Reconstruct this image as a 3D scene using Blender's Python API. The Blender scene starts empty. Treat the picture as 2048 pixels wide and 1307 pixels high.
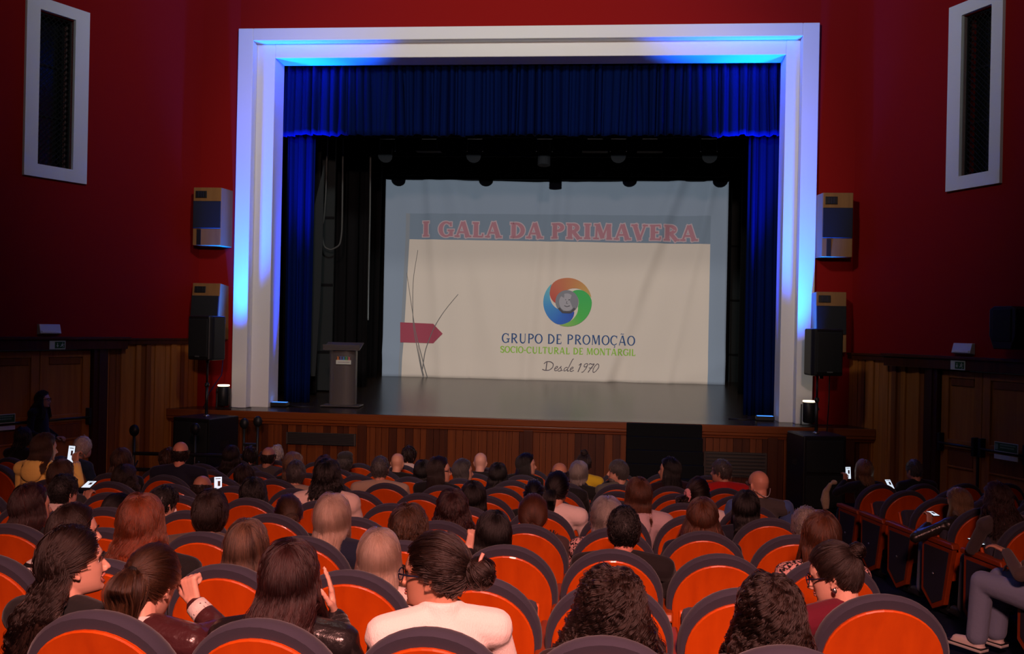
import bpy, math, random
import numpy as np
from mathutils import Matrix, Vector

D = bpy.data
SC = bpy.context.scene
COL = SC.collection
# ------------------------------------------------------------------ camera
FPX, CX, CY = 1900.0, 1024.0, 653.5
_yaw, _roll = math.radians(5.5), 0.0203
CAM = np.array([0.0, 0.0, 2.9])
_f = np.array([-math.sin(_yaw), math.cos(_yaw), 0.0])
_r = np.array([math.cos(_yaw), math.sin(_yaw), 0.0])
_u = np.cross(_r, _f)
_r2 = _r*math.cos(_roll)+_u*math.sin(_roll)
_u2 = _u*math.cos(_roll)-_r*math.sin(_roll)
cd = D.cameras.new('camera'); cd.sensor_width = 36.0; cd.lens = FPX/2048.0*36.0
cd.clip_start = 0.05; cd.clip_end = 200
cam = D.objects.new('camera', cd); COL.objects.link(cam)
m = Matrix.Identity(4)
for i in range(3):
    m[i][0] = _r2[i]; m[i][1] = _u2[i]; m[i][2] = -_f[i]; m[i][3] = CAM[i]
cam.matrix_world = m
SC.camera = cam
SC.view_settings.view_transform = 'Standard'
SC.view_settings.look = 'None'
SC.view_settings.gamma = 1.0
SC.view_settings.use_curve_mapping = False
SC.view_settings.exposure = 0.0
# ------------------------------------------------------------------ world + lights
w = D.worlds.new('world'); SC.world = w; w.use_nodes = True
w.node_tree.nodes['Background'].inputs[0].default_value = (0.5, 0.45, 0.6, 1)
w.node_tree.nodes['Background'].inputs[1].default_value = 0.004

def aim(o, tgt):
    d = Vector(tgt)-o.location
    o.rotation_euler = d.to_track_quat('-Z', 'Y').to_euler()

def light(name, kind, loc, tgt, power, color, **kw):
    l = D.lights.new(name, kind); l.energy = power; l.color = color
    for k, v in kw.items(): setattr(l, k, v)
    o = D.objects.new(name, l); COL.objects.link(o); o.location = loc
    if tgt is not None: aim(o, tgt)
    return o
# reddish house light behind and above the audience
light('house_light_rear', 'SPOT', (0.5, -1.0, 5.5), (-0.25, 2.8, 1.7), 3050, (1.0, 0.40, 0.335), spot_size=math.radians(80), spot_blend=1.0, shadow_soft_size=0.35)
# neutral house lights high over the front seats, aimed at the proscenium wall
light('house_light_front', 'SPOT', (-1.5, 7.5, 8.8), (-1.5, 16.2, 9.9), 1380, (1.0, 0.99, 0.95), spot_size=math.radians(136), spot_blend=1.0, shadow_soft_size=0.4)
# added pinkish fill without a known lamp, lifts the lower stage front
light('stage_front_fill', 'SPOT', (0.2, -3.2, 6.6), (-1.6, 16.2, 4.4), 2900, (1.0, 0.66, 0.56), spot_size=math.radians(37), spot_blend=0.5, shadow_soft_size=0.3)
# blue floor washers, lamps stand on the stage edge beside the proscenium
for x, tx in ((-6.46, -6.05), (3.33, 3.05)):
    light('blue_floor_wash', 'SPOT', (x, 15.74, 1.86), (x+(.42 if x < 0 else -.42), 15.60, 5.6), 11000, (0.0, 0.095, 1.0), spot_size=math.radians(43), spot_blend=1.0, shadow_soft_size=0.06)
    xi = -5.72 if x < 0 else 2.76
    light('blue_stage_wash', 'SPOT', (xi, 16.48, 1.52), (xi+(.30 if x < 0 else -.30), 17.02, 7.4), 17000, (0.0, 0.04, 1.0), spot_size=math.radians(19), spot_blend=1.0, shadow_soft_size=0.08)
# projector at the back of the hall: a lens with a rectangular gate
pj = light('projector_beam', 'SPOT', (-1.2, -1.0, 5.2), (-1.30, 24.0, 4.10), 11400, (0.90, 1.0, 1.06), spot_size=math.radians(40), spot_blend=0.0, shadow_soft_size=0.02)
l = pj.data; l.use_nodes = True; nt = l.node_tree
em = nt.nodes['Emission']
tc = nt.nodes.new('ShaderNodeTexCoord'); sx = nt.nodes.new('ShaderNodeSeparateXYZ')
nt.links.new(tc.outputs['Normal'], sx.inputs[0])
def _m(op, a, b=None):
    n = nt.nodes.new('ShaderNodeMath'); n.operation = op
    for i, v in enumerate((a, b)):
        if v is None: continue
        if isinstance(v, float): n.inputs[i].default_value = v
        else: nt.links.new(v, n.inputs[i])
    return n.outputs[0]
gx = _m('ABSOLUTE', _m('DIVIDE', sx.outputs[0], sx.outputs[2]))
gy = _m('ABSOLUTE', _m('DIVIDE', sx.outputs[1], sx.outputs[2]))
ok = _m('MULTIPLY', _m('LESS_THAN', gx, 0.1745), _m('LESS_THAN', gy, 0.1015))
nt.links.new(ok, em.inputs['Strength'])

# ------------------------------------------------------------------ pixel helpers: a ray of the photograph met with a real plane of the hall
def ray(px, py): return _f+_r2*(px-CX)/FPX-_u2*(py-CY)/FPX
def atY(px, py, Y):
    d = ray(px, py); return CAM+d*(Y/d[1])
def proj(p):
    d = np.asarray(p, float)-CAM; z = d@_f
    return CX+FPX*(d@_r2)/z, CY-FPX*(d@_u2)/z

# ------------------------------------------------------------------ materials
def lin(c):
    return tuple(((v/255.0)/12.92 if v <= 10 else ((v/255.0+0.055)/1.055)**2.4) for v in c)
_mats = {}
def mat(name, col, rough=0.6, spec=0.4, metal=0.0, emit=None, es=0.0, coat=0.0, sheen=0.0, bump=None, alpha=1.0, noise=None):
    if name in _mats: return _mats[name]
    m = D.materials.new(name); m.use_nodes = True; nt = m.node_tree; b = nt.nodes['Principled BSDF']
    b.inputs['Base Color'].default_value = (*col, 1); b.inputs['Roughness'].default_value = rough
    b.inputs['Specular IOR Level'].default_value = spec; b.inputs['Metallic'].default_value = metal
    b.inputs['Coat Weight'].default_value = coat; b.inputs['Sheen Weight'].default_value = sheen
    b.inputs['Alpha'].default_value = alpha
    if emit: b.inputs['Emission Color'].default_value = (*emit, 1); b.inputs['Emission Strength'].default_value = es
    if bump:
        tc = nt.nodes.new('ShaderNodeTexCoord'); mp = nt.nodes.new('ShaderNodeMapping'); n = nt.nodes.new('ShaderNodeTexNoise'); bp = nt.nodes.new('ShaderNodeBump')
        mp.inputs['Scale'].default_value = bump[0]; n.inputs['Scale'].default_value = 1.0; n.inputs['Detail'].default_value = 4
        bp.inputs['Strength'].default_value = bump[1]; bp.inputs['Distance'].default_value = bump[2]
        nt.links.new(tc.outputs['Object'], mp.inputs[0]); nt.links.new(mp.outputs[0], n.inputs[0]); nt.links.new(n.outputs[0], bp.inputs['Height']); nt.links.new(bp.outputs[0], b.inputs['Normal'])
    if noise:   # (scale vec, colour2, contrast)
        tc = nt.nodes.new('ShaderNodeTexCoord'); mp = nt.nodes.new('ShaderNodeMapping'); n = nt.nodes.new('ShaderNodeTexNoise'); cr = nt.nodes.new('ShaderNodeValToRGB')
        oi = nt.nodes.new('ShaderNodeObjectInfo'); vm = nt.nodes.new('ShaderNodeVectorMath'); vm.operation = 'SCALE'; ad = nt.nodes.new('ShaderNodeVectorMath')
        vm.inputs[0].default_value = (13.1, 7.7, 3.3); nt.links.new(oi.outputs['Random'], vm.inputs['Scale'])
        nt.links.new(tc.outputs['Object'], ad.inputs[0]); nt.links.new(vm.outputs[0], ad.inputs[1])
        mp.inputs['Scale'].default_value = noise[0]; n.inputs['Scale'].default_value = 1.0; n.inputs['Detail'].default_value = 5; n.inputs['Distortion'].default_value = 0.4
        cr.color_ramp.elements[0].position = 0.5-noise[2]; cr.color_ramp.elements[1].position = 0.5+noise[2]
        cr.color_ramp.elements[0].color = (*col, 1); cr.color_ramp.elements[1].color = (*noise[1], 1)
        nt.links.new(ad.outputs[0], mp.inputs[0]); nt.links.new(mp.outputs[0], n.inputs[0]); nt.links.new(n.outputs[0], cr.inputs[0]); nt.links.new(cr.outputs[0], b.inputs['Base Color'])
    _mats[name] = m
    return m
def attr_mat(name, attr, rough=0.5, spec=0.4, ramp=None):
    if name in _mats: return _mats[name]
    m = D.materials.new(name); m.use_nodes = True; nt = m.node_tree; b = nt.nodes['Principled BSDF']
    a = nt.nodes.new('ShaderNodeAttribute'); a.attribute_name = attr
    if ramp:
        cr = nt.nodes.new('ShaderNodeValToRGB'); e = cr.color_ramp.elements
        e[0].color = (*ramp[0], 1); e[1].color = (*ramp[1], 1)
        nt.links.new(a.outputs['Fac'], cr.inputs[0]); nt.links.new(cr.outputs[0], b.inputs['Base Color'])
    else: nt.links.new(a.outputs['Color'], b.inputs['Base Color'])
    b.inputs['Roughness'].default_value = rough; b.inputs['Specular IOR Level'].default_value = spec
    _mats[name] = m
    return m

M_wall = mat('red paint', (0.275, 0.0085, 0.0075), 0.8, 0.06, bump=((60, 60, 60), 0.08, 0.01))
M_white = mat('white plaster', (0.80, 0.80, 0.78), 0.7, 0.2)
M_plank = mat('panel wood', (0.110, 0.024, 0.004), 0.4, 0.25, noise=((14, 14, 0.7), (0.19, 0.045, 0.008), 0.22))
M_plank2 = mat('dark panel wood', (0.048, 0.010, 0.003), 0.4, 0.25, noise=((14, 14, 0.7), (0.085, 0.019, 0.005), 0.22))
M_dado_lit = mat('lit side panel wood', (0.32, 0.098, 0.017), 0.4, 0.25, noise=((14, 14, 0.7), (0.46, 0.155, 0.030), 0.22))  # panel wood made lighter, standing in for neutral light along the sides
M_dado2_lit = mat('dark lit side panel wood', (0.17, 0.046, 0.010), 0.4, 0.25, noise=((14, 14, 0.7), (0.25, 0.07, 0.015), 0.22))  # darker boards of the dado, lightened the same way for the side light
M_trimwood = mat('trim wood', (0.16, 0.034, 0.006), 0.3, 0.35, noise=((0.8, 14, 14), (0.22, 0.052, 0.010), 0.25))
M_chairwood = mat('seat back veneer', (0.46, 0.056, 0.003), 0.38, 0.30, coat=0.10, noise=((16, 16, 1.1), (0.60, 0.084, 0.004), 0.30))
M_chairedge = mat('seat frame wood', (0.24, 0.036, 0.004), 0.4, 0.3, noise=((16, 1.2, 16), (0.32, 0.052, 0.005), 0.3))
M_cush = mat('seat upholstery', (0.040, 0.039, 0.060), 0.85, 0.15, sheen=0.1, bump=((420, 420, 420), 0.25, 0.002))
M_inset = mat('end panel felt', (0.030, 0.030, 0.045), 0.9, 0.1, bump=((300, 300, 300), 0.2, 0.002))
M_black = mat('black plastic', (0.012, 0.012, 0.013), 0.45, 0.35)
M_blackm = mat('black metal', (0.015, 0.015, 0.017), 0.35, 0.5)
M_drape = mat('black drape', (0.010, 0.010, 0.011), 0.9, 0.1)
M_grey = mat('grey flat', (0.032, 0.038, 0.039), 0.85, 0.1)
M_blue = mat('blue velvet', (0.0012, 0.0075, 0.060), 0.85, 0.03)
M_stage = mat('stage boards', (0.030, 0.018, 0.011), 0.25, 0.5, noise=((9, 0.5, 9), (0.045, 0.027, 0.016), 0.3))
M_carpet = mat('dark blue carpet', (0.014, 0.018, 0.034), 0.95, 0.05, bump=((200, 200, 200), 0.3, 0.004))
M_metal = mat('steel', (0.6, 0.6, 0.62), 0.3, 0.5, 1.0)
M_grille = mat('speaker grille', (0.020, 0.021, 0.022), 0.8, 0.2, bump=((500, 500, 500), 0.4, 0.002))
M_spwood = mat('speaker veneer', (0.24, 0.115, 0.038), 0.45, 0.3, noise=((12, 12, 1), (0.33, 0.165, 0.055), 0.3))
M_glow = mat('lamp lens glow', (1, 0.9, 0.7), 0.5, 0.5, emit=(1.0, 0.78, 0.5), es=2.2)
M_screenlit = mat('phone screen glow', (0.5, 0.6, 0.7), 0.2, 0.5, emit=(0.75, 0.88, 1.0), es=0.9)
M_green = mat('exit sign green', (0.02, 0.10, 0.03), 0.4, 0.4)
M_signw = mat('sign white', (0.62, 0.66, 0.56), 0.5, 0.3)

# ------------------------------------------------------------------ mesh builder
class MB:
    def __init__(self): self.v = []; self.f = []; self.n = 0; self.mi = []; self.at = []
    def add(self, V, F, mi=0, at=0.0):
        V = np.asarray(V, float).reshape(-1, 3); n = self.n
        self.v.append(V); self.n += len(V)
        self.f.extend([tuple(i+n for i in f) for f in F]); self.mi.extend([mi]*len(F))
        a = np.asarray(at, float); self.at.append(np.full(len(V), a) if a.ndim == 0 else a)
        return self
    def box(self, c, s, R=None, mi=0):
        x, y, z = np.array(s)/2.0
        V = np.array([(-x,-y,-z),(x,-y,-z),(x,y,-z),(-x,y,-z),(-x,-y,z),(x,-y,z),(x,y,z),(-x,y,z)])
        if R is not None: V = V@np.asarray(R).T
        return self.add(V+np.array(c), [(0,3,2,1),(4,5,6,7),(0,1,5,4),(1,2,6,5),(2,3,7,6),(3,0,4,7)], mi)
    def tube(self, P, r, n=8, ref=(0,0,1), flat=1.0, caps=True, mi=0, at=0.0):
        """P (M,3) path, r scalar/array or (M,2) lateral/depth radii"""
        P = np.asarray(P, float); Mn = len(P)
        r = np.asarray(r, float)
        if r.ndim == 0: r = np.full(Mn, float(r))
        rx, ry = (r[:, 0], r[:, 1]) if r.ndim == 2 else (r, r*flat)
        T = np.gradient(P, axis=0); T /= np.linalg.norm(T, axis=1, keepdims=True)+1e-12
        ref = np.asarray(ref, float)
        A = np.cross(T, ref); ln = np.linalg.norm(A, axis=1, keepdims=True)
        A = np.where(ln < 1e-4, np.array([1.0, 0, 0]), A/(ln+1e-12)); B = np.cross(T, A)
        ang = np.linspace(0, 2*np.pi, n, endpoint=False)
        V = P[:, None]+A[:, None]*(np.cos(ang)[None, :, None]*rx[:, None, None])+B[:, None]*(np.sin(ang)[None, :, None]*ry[:, None, None])
        F = [(i*n+j, i*n+(j+1) % n, (i+1)*n+(j+1) % n, (i+1)*n+j) for i in range(Mn-1) for j in range(n)]
        if caps: F += [tuple(range(n-1, -1, -1)), tuple(range((Mn-1)*n, Mn*n))]
        return self.add(V.reshape(-1, 3), F, mi, at)
    def cap(self, a, b, ra, rb, n=10):      # tapered capsule
        a = np.asarray(a, float); b = np.asarray(b, float); d = b-a; L = np.linalg.norm(d)+1e-9; d = d/L
        ks = [(-1, .02), (-.7, .714), (-.35, .937), (0, 1)]
        P = [a+d*ra*k for k, _ in ks]+[b-d*rb*k for k, _ in reversed(ks)]
        R = [ra*q for _, q in ks]+[rb*q for _, q in reversed(ks)]
        ref = (0, 0, 1) if abs(d[2]) < .8 else (0, 1, 0)
        return self.tube(P, np.array(R), n, ref)
    def ell(self, c, r, R=None, nu=16, nv=10, mi=0):
        th = np.linspace(0.02, np.pi-0.02, nv); ph = np.linspace(0, 2*np.pi, nu, endpoint=False)
        V = np.array([(math.sin(t)*math.cos(p), math.sin(t)*math.sin(p), math.cos(t)) for t in th for p in ph])*np.array(r)
        if R is not None: V = V@np.asarray(R).T
        F = [(i*nu+j, (i+1)*nu+j, (i+1)*nu+(j+1) % nu, i*nu+(j+1) % nu) for i in range(nv-1) for j in range(nu)]
        F += [tuple(range(nu)), tuple(range(nv*nu-1, (nv-1)*nu-1, -1))]
        return self.add(V+np.array(c), F, mi)
    def grid(self, G, mi=None, closed_u=False):
        G = np.asarray(G, float); a, b = G.shape[:2]; F = []; mm = []
        for i in range(a-1):
            for j in range(b-(0 if closed_u else 1)):
                F.append((i*b+j, i*b+(j+1) % b, (i+1)*b+(j+1) % b, (i+1)*b+j)); mm.append(mi[i][j] if mi is not None else 0)
        self.add(G.reshape(-1, 3), F); self.mi[-len(F):] = mm
        return self
    def prism(self, poly, d0, d1, fn, mi=0):   # poly 2-D, extruded d0..d1 ; fn(u,v,d)->xyz
        n = len(poly); V = [fn(u, v, d0) for u, v in poly]+[fn(u, v, d1) for u, v in poly]
        F = [tuple(range(n-1, -1, -1)), tuple(range(n, 2*n))]+[(i, (i+1) % n, n+(i+1) % n, n+i) for i in range(n)]
        return self.add(V, F, mi)
    def lathe(self, prof, c, n=24, mi=0):
        V = [(c[0]+r*math.cos(a), c[1]+r*math.sin(a), c[2]+z) for r, z in prof for a in np.linspace(0, 2*np.pi, n, endpoint=False)]
        k = len(prof)
        F = [(i*n+j, i*n+(j+1) % n, (i+1)*n+(j+1) % n, (i+1)*n+j) for i in range(k-1) for j in range(n)]
        F += [tuple(range(n-1, -1, -1)), tuple(range((k-1)*n, k*n))]
        return self.add(V, F, mi)
    def xf(self, R, t):
        self.v = [V@np.asarray(R).T+np.asarray(t) for V in self.v]; return self
    def mesh(self, name, mats, smooth=True):
        me = D.meshes.new(name); me.from_pydata(np.concatenate(self.v).tolist() if self.v else [], [], self.f)
        for m_ in (mats if isinstance(mats, (list, tuple)) else [mats]): me.materials.append(m_)
        if any(self.mi): me.polygons.foreach_set('material_index', np.array(self.mi, 'i'))
        me.polygons.foreach_set('use_smooth', np.full(len(self.f), smooth))
        a = np.concatenate(self.at)
        if np.any(a): at = me.attributes.new('hv', 'FLOAT', 'POINT'); at.data.foreach_set('value', a.astype('f'))
        me.update()
        return me
    def build(self, name, mats, parent=None, smooth=False, bevel=0, remesh=0, sm=2):
        o = D.objects.new(name, self.mesh(name, mats, smooth)); COL.objects.link(o)
        if parent is not None: o.parent = parent
        if remesh:
            r = o.modifiers.new('skin', 'REMESH'); r.mode = 'VOXEL'; r.voxel_size = remesh; r.use_smooth_shade = True
            s = o.modifiers.new('smooth', 'SMOOTH'); s.factor = 0.5; s.iterations = sm
        if bevel:
            b = o.modifiers.new('bevel', 'BEVEL'); b.width = bevel; b.segments = 2; b.limit_method = 'ANGLE'
        return o

def tag(o, label=None, cat=None, group=None, kind=None):
    if label: o['label'] = label
    if cat: o['category'] = cat
    if group: o['group'] = group
    if kind: o['kind'] = kind
    return o
def struct(o): o['kind'] = 'structure'; return o
def empty(name, loc=(0,0,0), rz=0.0, label=None, cat=None, group=None):
    o = D.objects.new(name, None); COL.objects.link(o); o.location = loc; o.rotation_euler = (0,0,rz); o.empty_display_size = 0.1
    return tag(o, label, cat, group)
def copy_tree(o, parent=None):
    c = o.copy(); COL.objects.link(c)
    if parent is not None: c.parent = parent
    for ch in list(o.children): copy_tree(ch, c)
    return c
def rotm(x=0, y=0, z=0):
    cx, sx, cy, sy, cz, sz = math.cos(x), math.sin(x), math.cos(y), math.sin(y), math.cos(z), math.sin(z)
    return np.array([[cz,-sz,0],[sz,cz,0],[0,0,1]])@np.array([[1,0,0],[0,cx,-sx],[0,sx,cx]])@np.array([[cy,0,sy],[0,1,0],[-sy,0,cy]])

def floor_z(Y): return max(0.20, 1.02-0.0945*(Y-2.85))
# ================================================================== THE HALL
# floor: sloping down towards the stage
ys = [-6, -2, 0, 11.53, 13.0, 16.3]
mb = MB(); mb.grid([[(-16, y, floor_z(y)) for y in ys], [(12, y, floor_z(y)) for y in ys]])
struct(mb.build('floor', M_carpet))
mb = MB(); mb.box((-1.5, 6, 9.3), (26, 25, 0.2)); struct(mb.build('ceiling', mat('ceiling paint', (0.18, 0.16, 0.15), 0.9, 0.1)))
# stage front wall with the proscenium opening
XL, XR, YW = -7.15, 4.09, 16.2
OL, OR, OT = -6.47, 3.46, 8.03           # outer edge of the white surround
mb = MB()
mb.prism([(XL, 1.1), (OL+.05, 1.1), (OL+.05, OT-.05), (OR-.05, OT-.05), (OR-.05, 1.1), (XR, 1.1), (XR, 9.3), (XL, 9.3)], YW, YW+.4, lambda u, v, d: (u, d, v))
struct(mb.build('wall_front', M_wall))
SA, CA = math.sin(math.radians(25)), math.cos(math.radians(25))
def LW(s, z, d=0.0):    # left wall: s metres from the corner, z up, d out into the room
    return (XL-SA*s+CA*d, YW-CA*s-SA*d, z)
def RW(s, z, d=0.0):
    return (XR+SA*s-CA*d, YW-CA*s-SA*d, z)
def wbox(mb, W, s0, s1, z0, z1, d0, d1, mi=0):
    poly = [(s0, z0), (s1, z0), (s1, z1), (s0, z1)]
    if W is RW: poly = poly[::-1]
    return mb.prism(poly, d0, d1, lambda u, v, d: W(u, v, d), mi)
WIN = {LW: (2.28, 3.31, 2.52, 3.10), RW: (2.03, 2.99, 2.27, 2.80)}
DOOR = {LW: (2.14, 2.99, 3.84), RW: (2.02, 2.76, 3.60)}
for W, side in ((LW, 'left'), (RW, 'right')):
    a0, a1, b0, b1 = WIN[W]; d0, d1, d2 = DOOR[W]
    mb = MB()      # wall with a window opening and a doorway
    wbox(mb, W, -0.3, b0, 2.55, 9.3, -0.3, 0); wbox(mb, W, b1, 16, 2.55, 9.3, -0.3, 0)
    wbox(mb, W, b0, b1, 2.55, 5.19, -0.3, 0); wbox(mb, W, b0, b1, 7.47, 9.3, -0.3, 0)
    wbox(mb, W, d2+0.25, 16, 0.0, 2.55, -0.3, 0)
    struct(mb.build('wall_'+side, M_wall))
    # wooden dado of vertical planks
    mb = MB(); e = d0-0.26; k = 0; s = 0.0
    random.seed(4)
    while s < e-0.02:
        wd = min(random.choice((0.085, 0.10, 0.12)), e-s)
        wbox(mb, W, s, s+wd-0.008, 0.0, 2.49, 0.0, random.choice((0.018, 0.03, 0.045)), random.choice((0, 0, 1))); s += wd
    wbox(mb, W, -0.3, d0, -0.1, 2.55, -0.3, 0.0, 1)
    p = mb.build('trim_1' if W is LW else 'trim_2', [M_dado_lit, M_dado2_lit], bevel=0.004); struct(p)
    mb = MB(); wbox(mb, W, 0.0, 1.7 if W is LW else 1.0, 2.49, 2.56, 0.0, 0.07); wbox(mb, W, 0.0, 1.7 if W is LW else 1.0, 2.56, 2.59, 0.0, 0.09)
    struct(mb.build('trim_3' if W is LW else 'trim_4', M_plank2))
    # beam over the door
    mb = MB(); s0 = 1.55 if W is LW else 0.95
    wbox(mb, W, s0, d2+1.2, 2.42, 2.57, 0.0, 0.16); wbox(mb, W, s0-0.03, d2+1.2, 2.57, 2.61, 0.0, 0.20)
    struct(mb.build('trim_5' if W is LW else 'trim_6', M_plank2, bevel=0.006))
    # door frame and two panelled leaves
    mb = MB(); wbox(mb, W, d0-0.27, d0-0.02, 0.0, 2.42, 0.0, 0.10); wbox(mb, W, d0-0.19, d0-0.10, 0.0, 2.42, 0.10, 0.125); wbox(mb, W, d2+0.02, d2+0.25, 0.0, 2.42, 0.0, 0.10)
    struct(mb.build('trim_7' if W is LW else 'trim_8', mat('dark jamb wood', (0.045, 0.012, 0.007), 0.35, 0.4)))
    for li, (p0, p1) in enumerate(((d0, d1-0.006), (d1+0.006, d2))):
        num = (1 if W is LW else 3)+li
        mb = MB(); st = 0.13
        wbox(mb, W, p0, p1, 0.22, 2.40, -0.03, 0.0)
        wbox(mb, W, p0, p0+st, 0.22, 2.40, 0.0, 0.035); wbox(mb, W, p1-st, p1, 0.22, 2.40, 0.0, 0.035)
        for z0, z1 in ((0.22, 0.42), (1.02, 1.05), (1.30, 1.42), (2.30, 2.40)): wbox(mb, W, p0+st, p1-st, z0, z1, 0.0, 0.035)
        o = struct(mb.build('door_%d' % num, M_dado_lit, bevel=0.006))
        mb = MB(); wbox(mb, W, p0+st+.03, p1-st-.03, 2.19, 2.30, 0.0, 0.02); wbox(mb, W, p0+st+.02, p1-st-.02, 1.05, 1.27, 0.0, 0.028)
        mb.build('raised_panel', M_dado2_lit, o, bevel=0.006)
        mb = MB()
        bz = 1.36; mb.tube([W(p0+0.05, bz, 0.12), W(p1-0.05, bz, 0.12)], 0.018, 10)
        mb.build('panic_bar', M_blackm, o, smooth=True)
        for q in (p0+0.05, p1-0.06):
            mb = MB(); wbox(mb, W, q-0.025, q+0.025, 1.24, 1.50, 0.035, 0.13); mb.build('bar_bracket', M_black, o, bevel=0.01)
        if li == 0:
            mb = MB(); wbox(mb, W, p1-0.05, p1-0.02, 0.25, 1.30, 0.036, 0.06); mb.build('lock_rod', M_blackm, o)
    # window: white surround, deep reveal, diamond lattice in front of dark glass
    mb = MB()
    for q0, q1, z0, z1 in ((a0, b0, 4.99, 7.66), (b1, a1, 4.99, 7.66), (b0, b1, 4.99, 5.18), (b0, b1, 7.48, 7.66)):
        wbox(mb, W, q0, q1, z0, z1, -0.005, 0.05)
    for q0, q1, z0, z1 in ((b0-.02, b0, 5.18, 7.48), (b1, b1+.02, 5.18, 7.48), (b0, b1, 5.16, 5.18), (b0, b1, 7.48, 7.5)):
        wbox(mb, W, q0, q1, z0, z1, -0.22, 0.0)
    wn = struct(mb.build('window_1' if W is LW else 'window_2', M_white))
    mb = MB(); wbox(mb, W, b0, b1, 5.18, 7.48, -0.24, -0.225); mb.build('window_glass', mat('night glass', (0.006, 0.007, 0.008), 0.15, 0.5), wn)
    mb = MB()
    for z in (5.95, 6.72): wbox(mb, W, b0, b1, z, z+.03, -0.22, -0.20)
    mb.build('glazing_bar', M_black, wn)
    mb = MB(); h = 2.30; wdt = b1-b0; step = 0.085
    n = int((h+wdt)/step)+2
    for sg in (1, -1):
        for i in range(n):
            c = i*step; pts = []
            u0 = max(0.0, c-h); u1 = min(wdt, c)
            if u1-u0 < 0.01: continue
            z0, z1 = 5.18+c-u0, 5.18+c-u1
            if sg < 0: A, B = (b1-u0, z0), (b1-u1, z1)
            else: A, B = (b0+u0, z0), (b0+u1, z1)
            mb.tube([W(A[0], A[1], -0.07), W(B[0], B[1], -0.07)], 0.006, 4)
    mb.build('lattice', M_black, wn)
    mb = MB()
    for q in (b0+0.01, b1-0.01): wbox(mb, W, q-0.012, q+0.012, 5.18, 7.48, -0.085, -0.055)
    wbox(mb, W, b0, b1, 7.455, 7.48, -0.085, -0.055); wbox(mb, W, b0, b1, 5.18, 5.205, -0.085, -0.055)
    mb.build('lattice_frame', M_black, wn)
    # emergency light, exit sign, door notice
    es = (2.86, 2.42) [W is RW]; nm = side
    t = empty('emergency_light', W(es, 2.66, 0), 0, 'white box emergency light on the red wall above the %s exit doors' % side, 'emergency light')
    mb = MB(); mb.prism([(0.004, 2.64), (0.10, 2.66), (0.06, 2.80), (0.004, 2.80)], es-0.17, es+0.17, lambda u, v, d: tuple(np.array(W(d, v, u))-np.array(t.location)))
    mb.build('housing', mat('white plastic', (0.62, 0.60, 0.58), 0.4, 0.4), t, bevel=0.006)
    mb = MB(); mb.prism([(0.085, 2.672), (0.108, 2.672), (0.104, 2.70), (0.08, 2.70)], es-0.15, es+0.15, lambda u, v, d: tuple(np.array(W(d, v, u))-np.array(t.location)))
    mb.build('diffuser', mat('diffuser', (0.8, 0.78, 0.74), 0.3, 0.5), t)
    q = (2.80, 2.45)[W is RW]
    t = empty('exit_sign', W(q, 2.43, 0.16), 0, 'small green and white exit sign with running figure above %s doors' % side, 'exit sign')
    L = lambda s, z, d: tuple(np.array(W(s, z, d))-np.array(t.location))
    mb = MB(); mb.prism([(q-.13, 2.425), (q+.13, 2.425), (q+.13, 2.555), (q-.13, 2.555)], 0.16, 0.172, L); mb.build('plate', M_signw, t)
    sg = 1 if W is LW else -1
    mb = MB(); a = q-sg*0.115; b = q+sg*0.045; x0, x1 = min(a, b), max(a, b)
    mb.prism([(x0, 2.44), (x1, 2.44), (x1, 2.54), (x0, 2.54)], 0.172, 0.176, L); mb.build('green_field', M_green, t)
    mb = MB(); cx = q-sg*0.075
    def ln(pts, r=0.006): mb.tube([L(cx-sg*u, 2.49+v, 0.178) for u, v in pts], r, 5)
    ln([(0.0, .028), (.004, .034)], .009); ln([(0, .018), (-.006, -.008)], .009); ln([(-.006, -.008), (.016, -.018), (.01, -.042)]); ln([(-.006, -.008), (-.022, -.022), (-.034, -.02)]); ln([(0, .014), (.02, .004), (.028, .012)], .004); ln([(0, .014), (-.02, .004)], .004)
    cx = q+sg*0.005; ln([(0, .03), (0, -.02)], .006); ln([(-.016, -.005), (0, -.03), (.016, -.005)], .005)
    mb.build('pictogram', M_signw, t)
    q = (3.62, 3.28)[W is RW]
    t = empty('door_notice', W(q, 1.36, 0.14), 0, 'green safety notice over the panic bar of the %s door' % side, 'sign')
    mb = MB(); mb.prism([(q-.19, 1.37), (q+.19, 1.37), (q+.19, 1.50), (q-.19, 1.50)], 0.142, 0.15, L); mb.build('plate', M_signw, t)
    mb = MB()
    mb.prism([(q-.18, 1.38), (q+.18, 1.38), (q+.18, 1.49), (q-.18, 1.49)], 0.15, 0.153, L); mb.build('green_field', M_green, t)
    mb = MB()
    for (u0, u1, v) in ((-.08, .16, .07), (-.08, .14, .035)):
        u = u0
        while u < u1:
            wd = 0.018; a = q-sg*u*1.0
            mb.prism([(a-wd/2, 1.385+v), (a+wd/2, 1.385+v), (a+wd/2, 1.385+v+.018), (a-wd/2, 1.385+v+.018)], 0.153, 0.155, L); u += 0.025
    mb.prism([(q+sg*.15-.025, 1.395), (q+sg*.15+.025, 1.395), (q+sg*.15+.025, 1.475), (q+sg*.15-.025, 1.475)], 0.153, 0.155, L)
    mb.build('lettering', mat('sign pale green', (0.2, 0.32, 0.2), 0.5, 0.3), t)
    mb = MB(); mb.prism([(q-.19, 1.27), (q+.19, 1.27), (q+.19, 1.33), (q-.19, 1.33)], 0.142, 0.15, L); mb.build('plate', M_signw, t)

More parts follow.
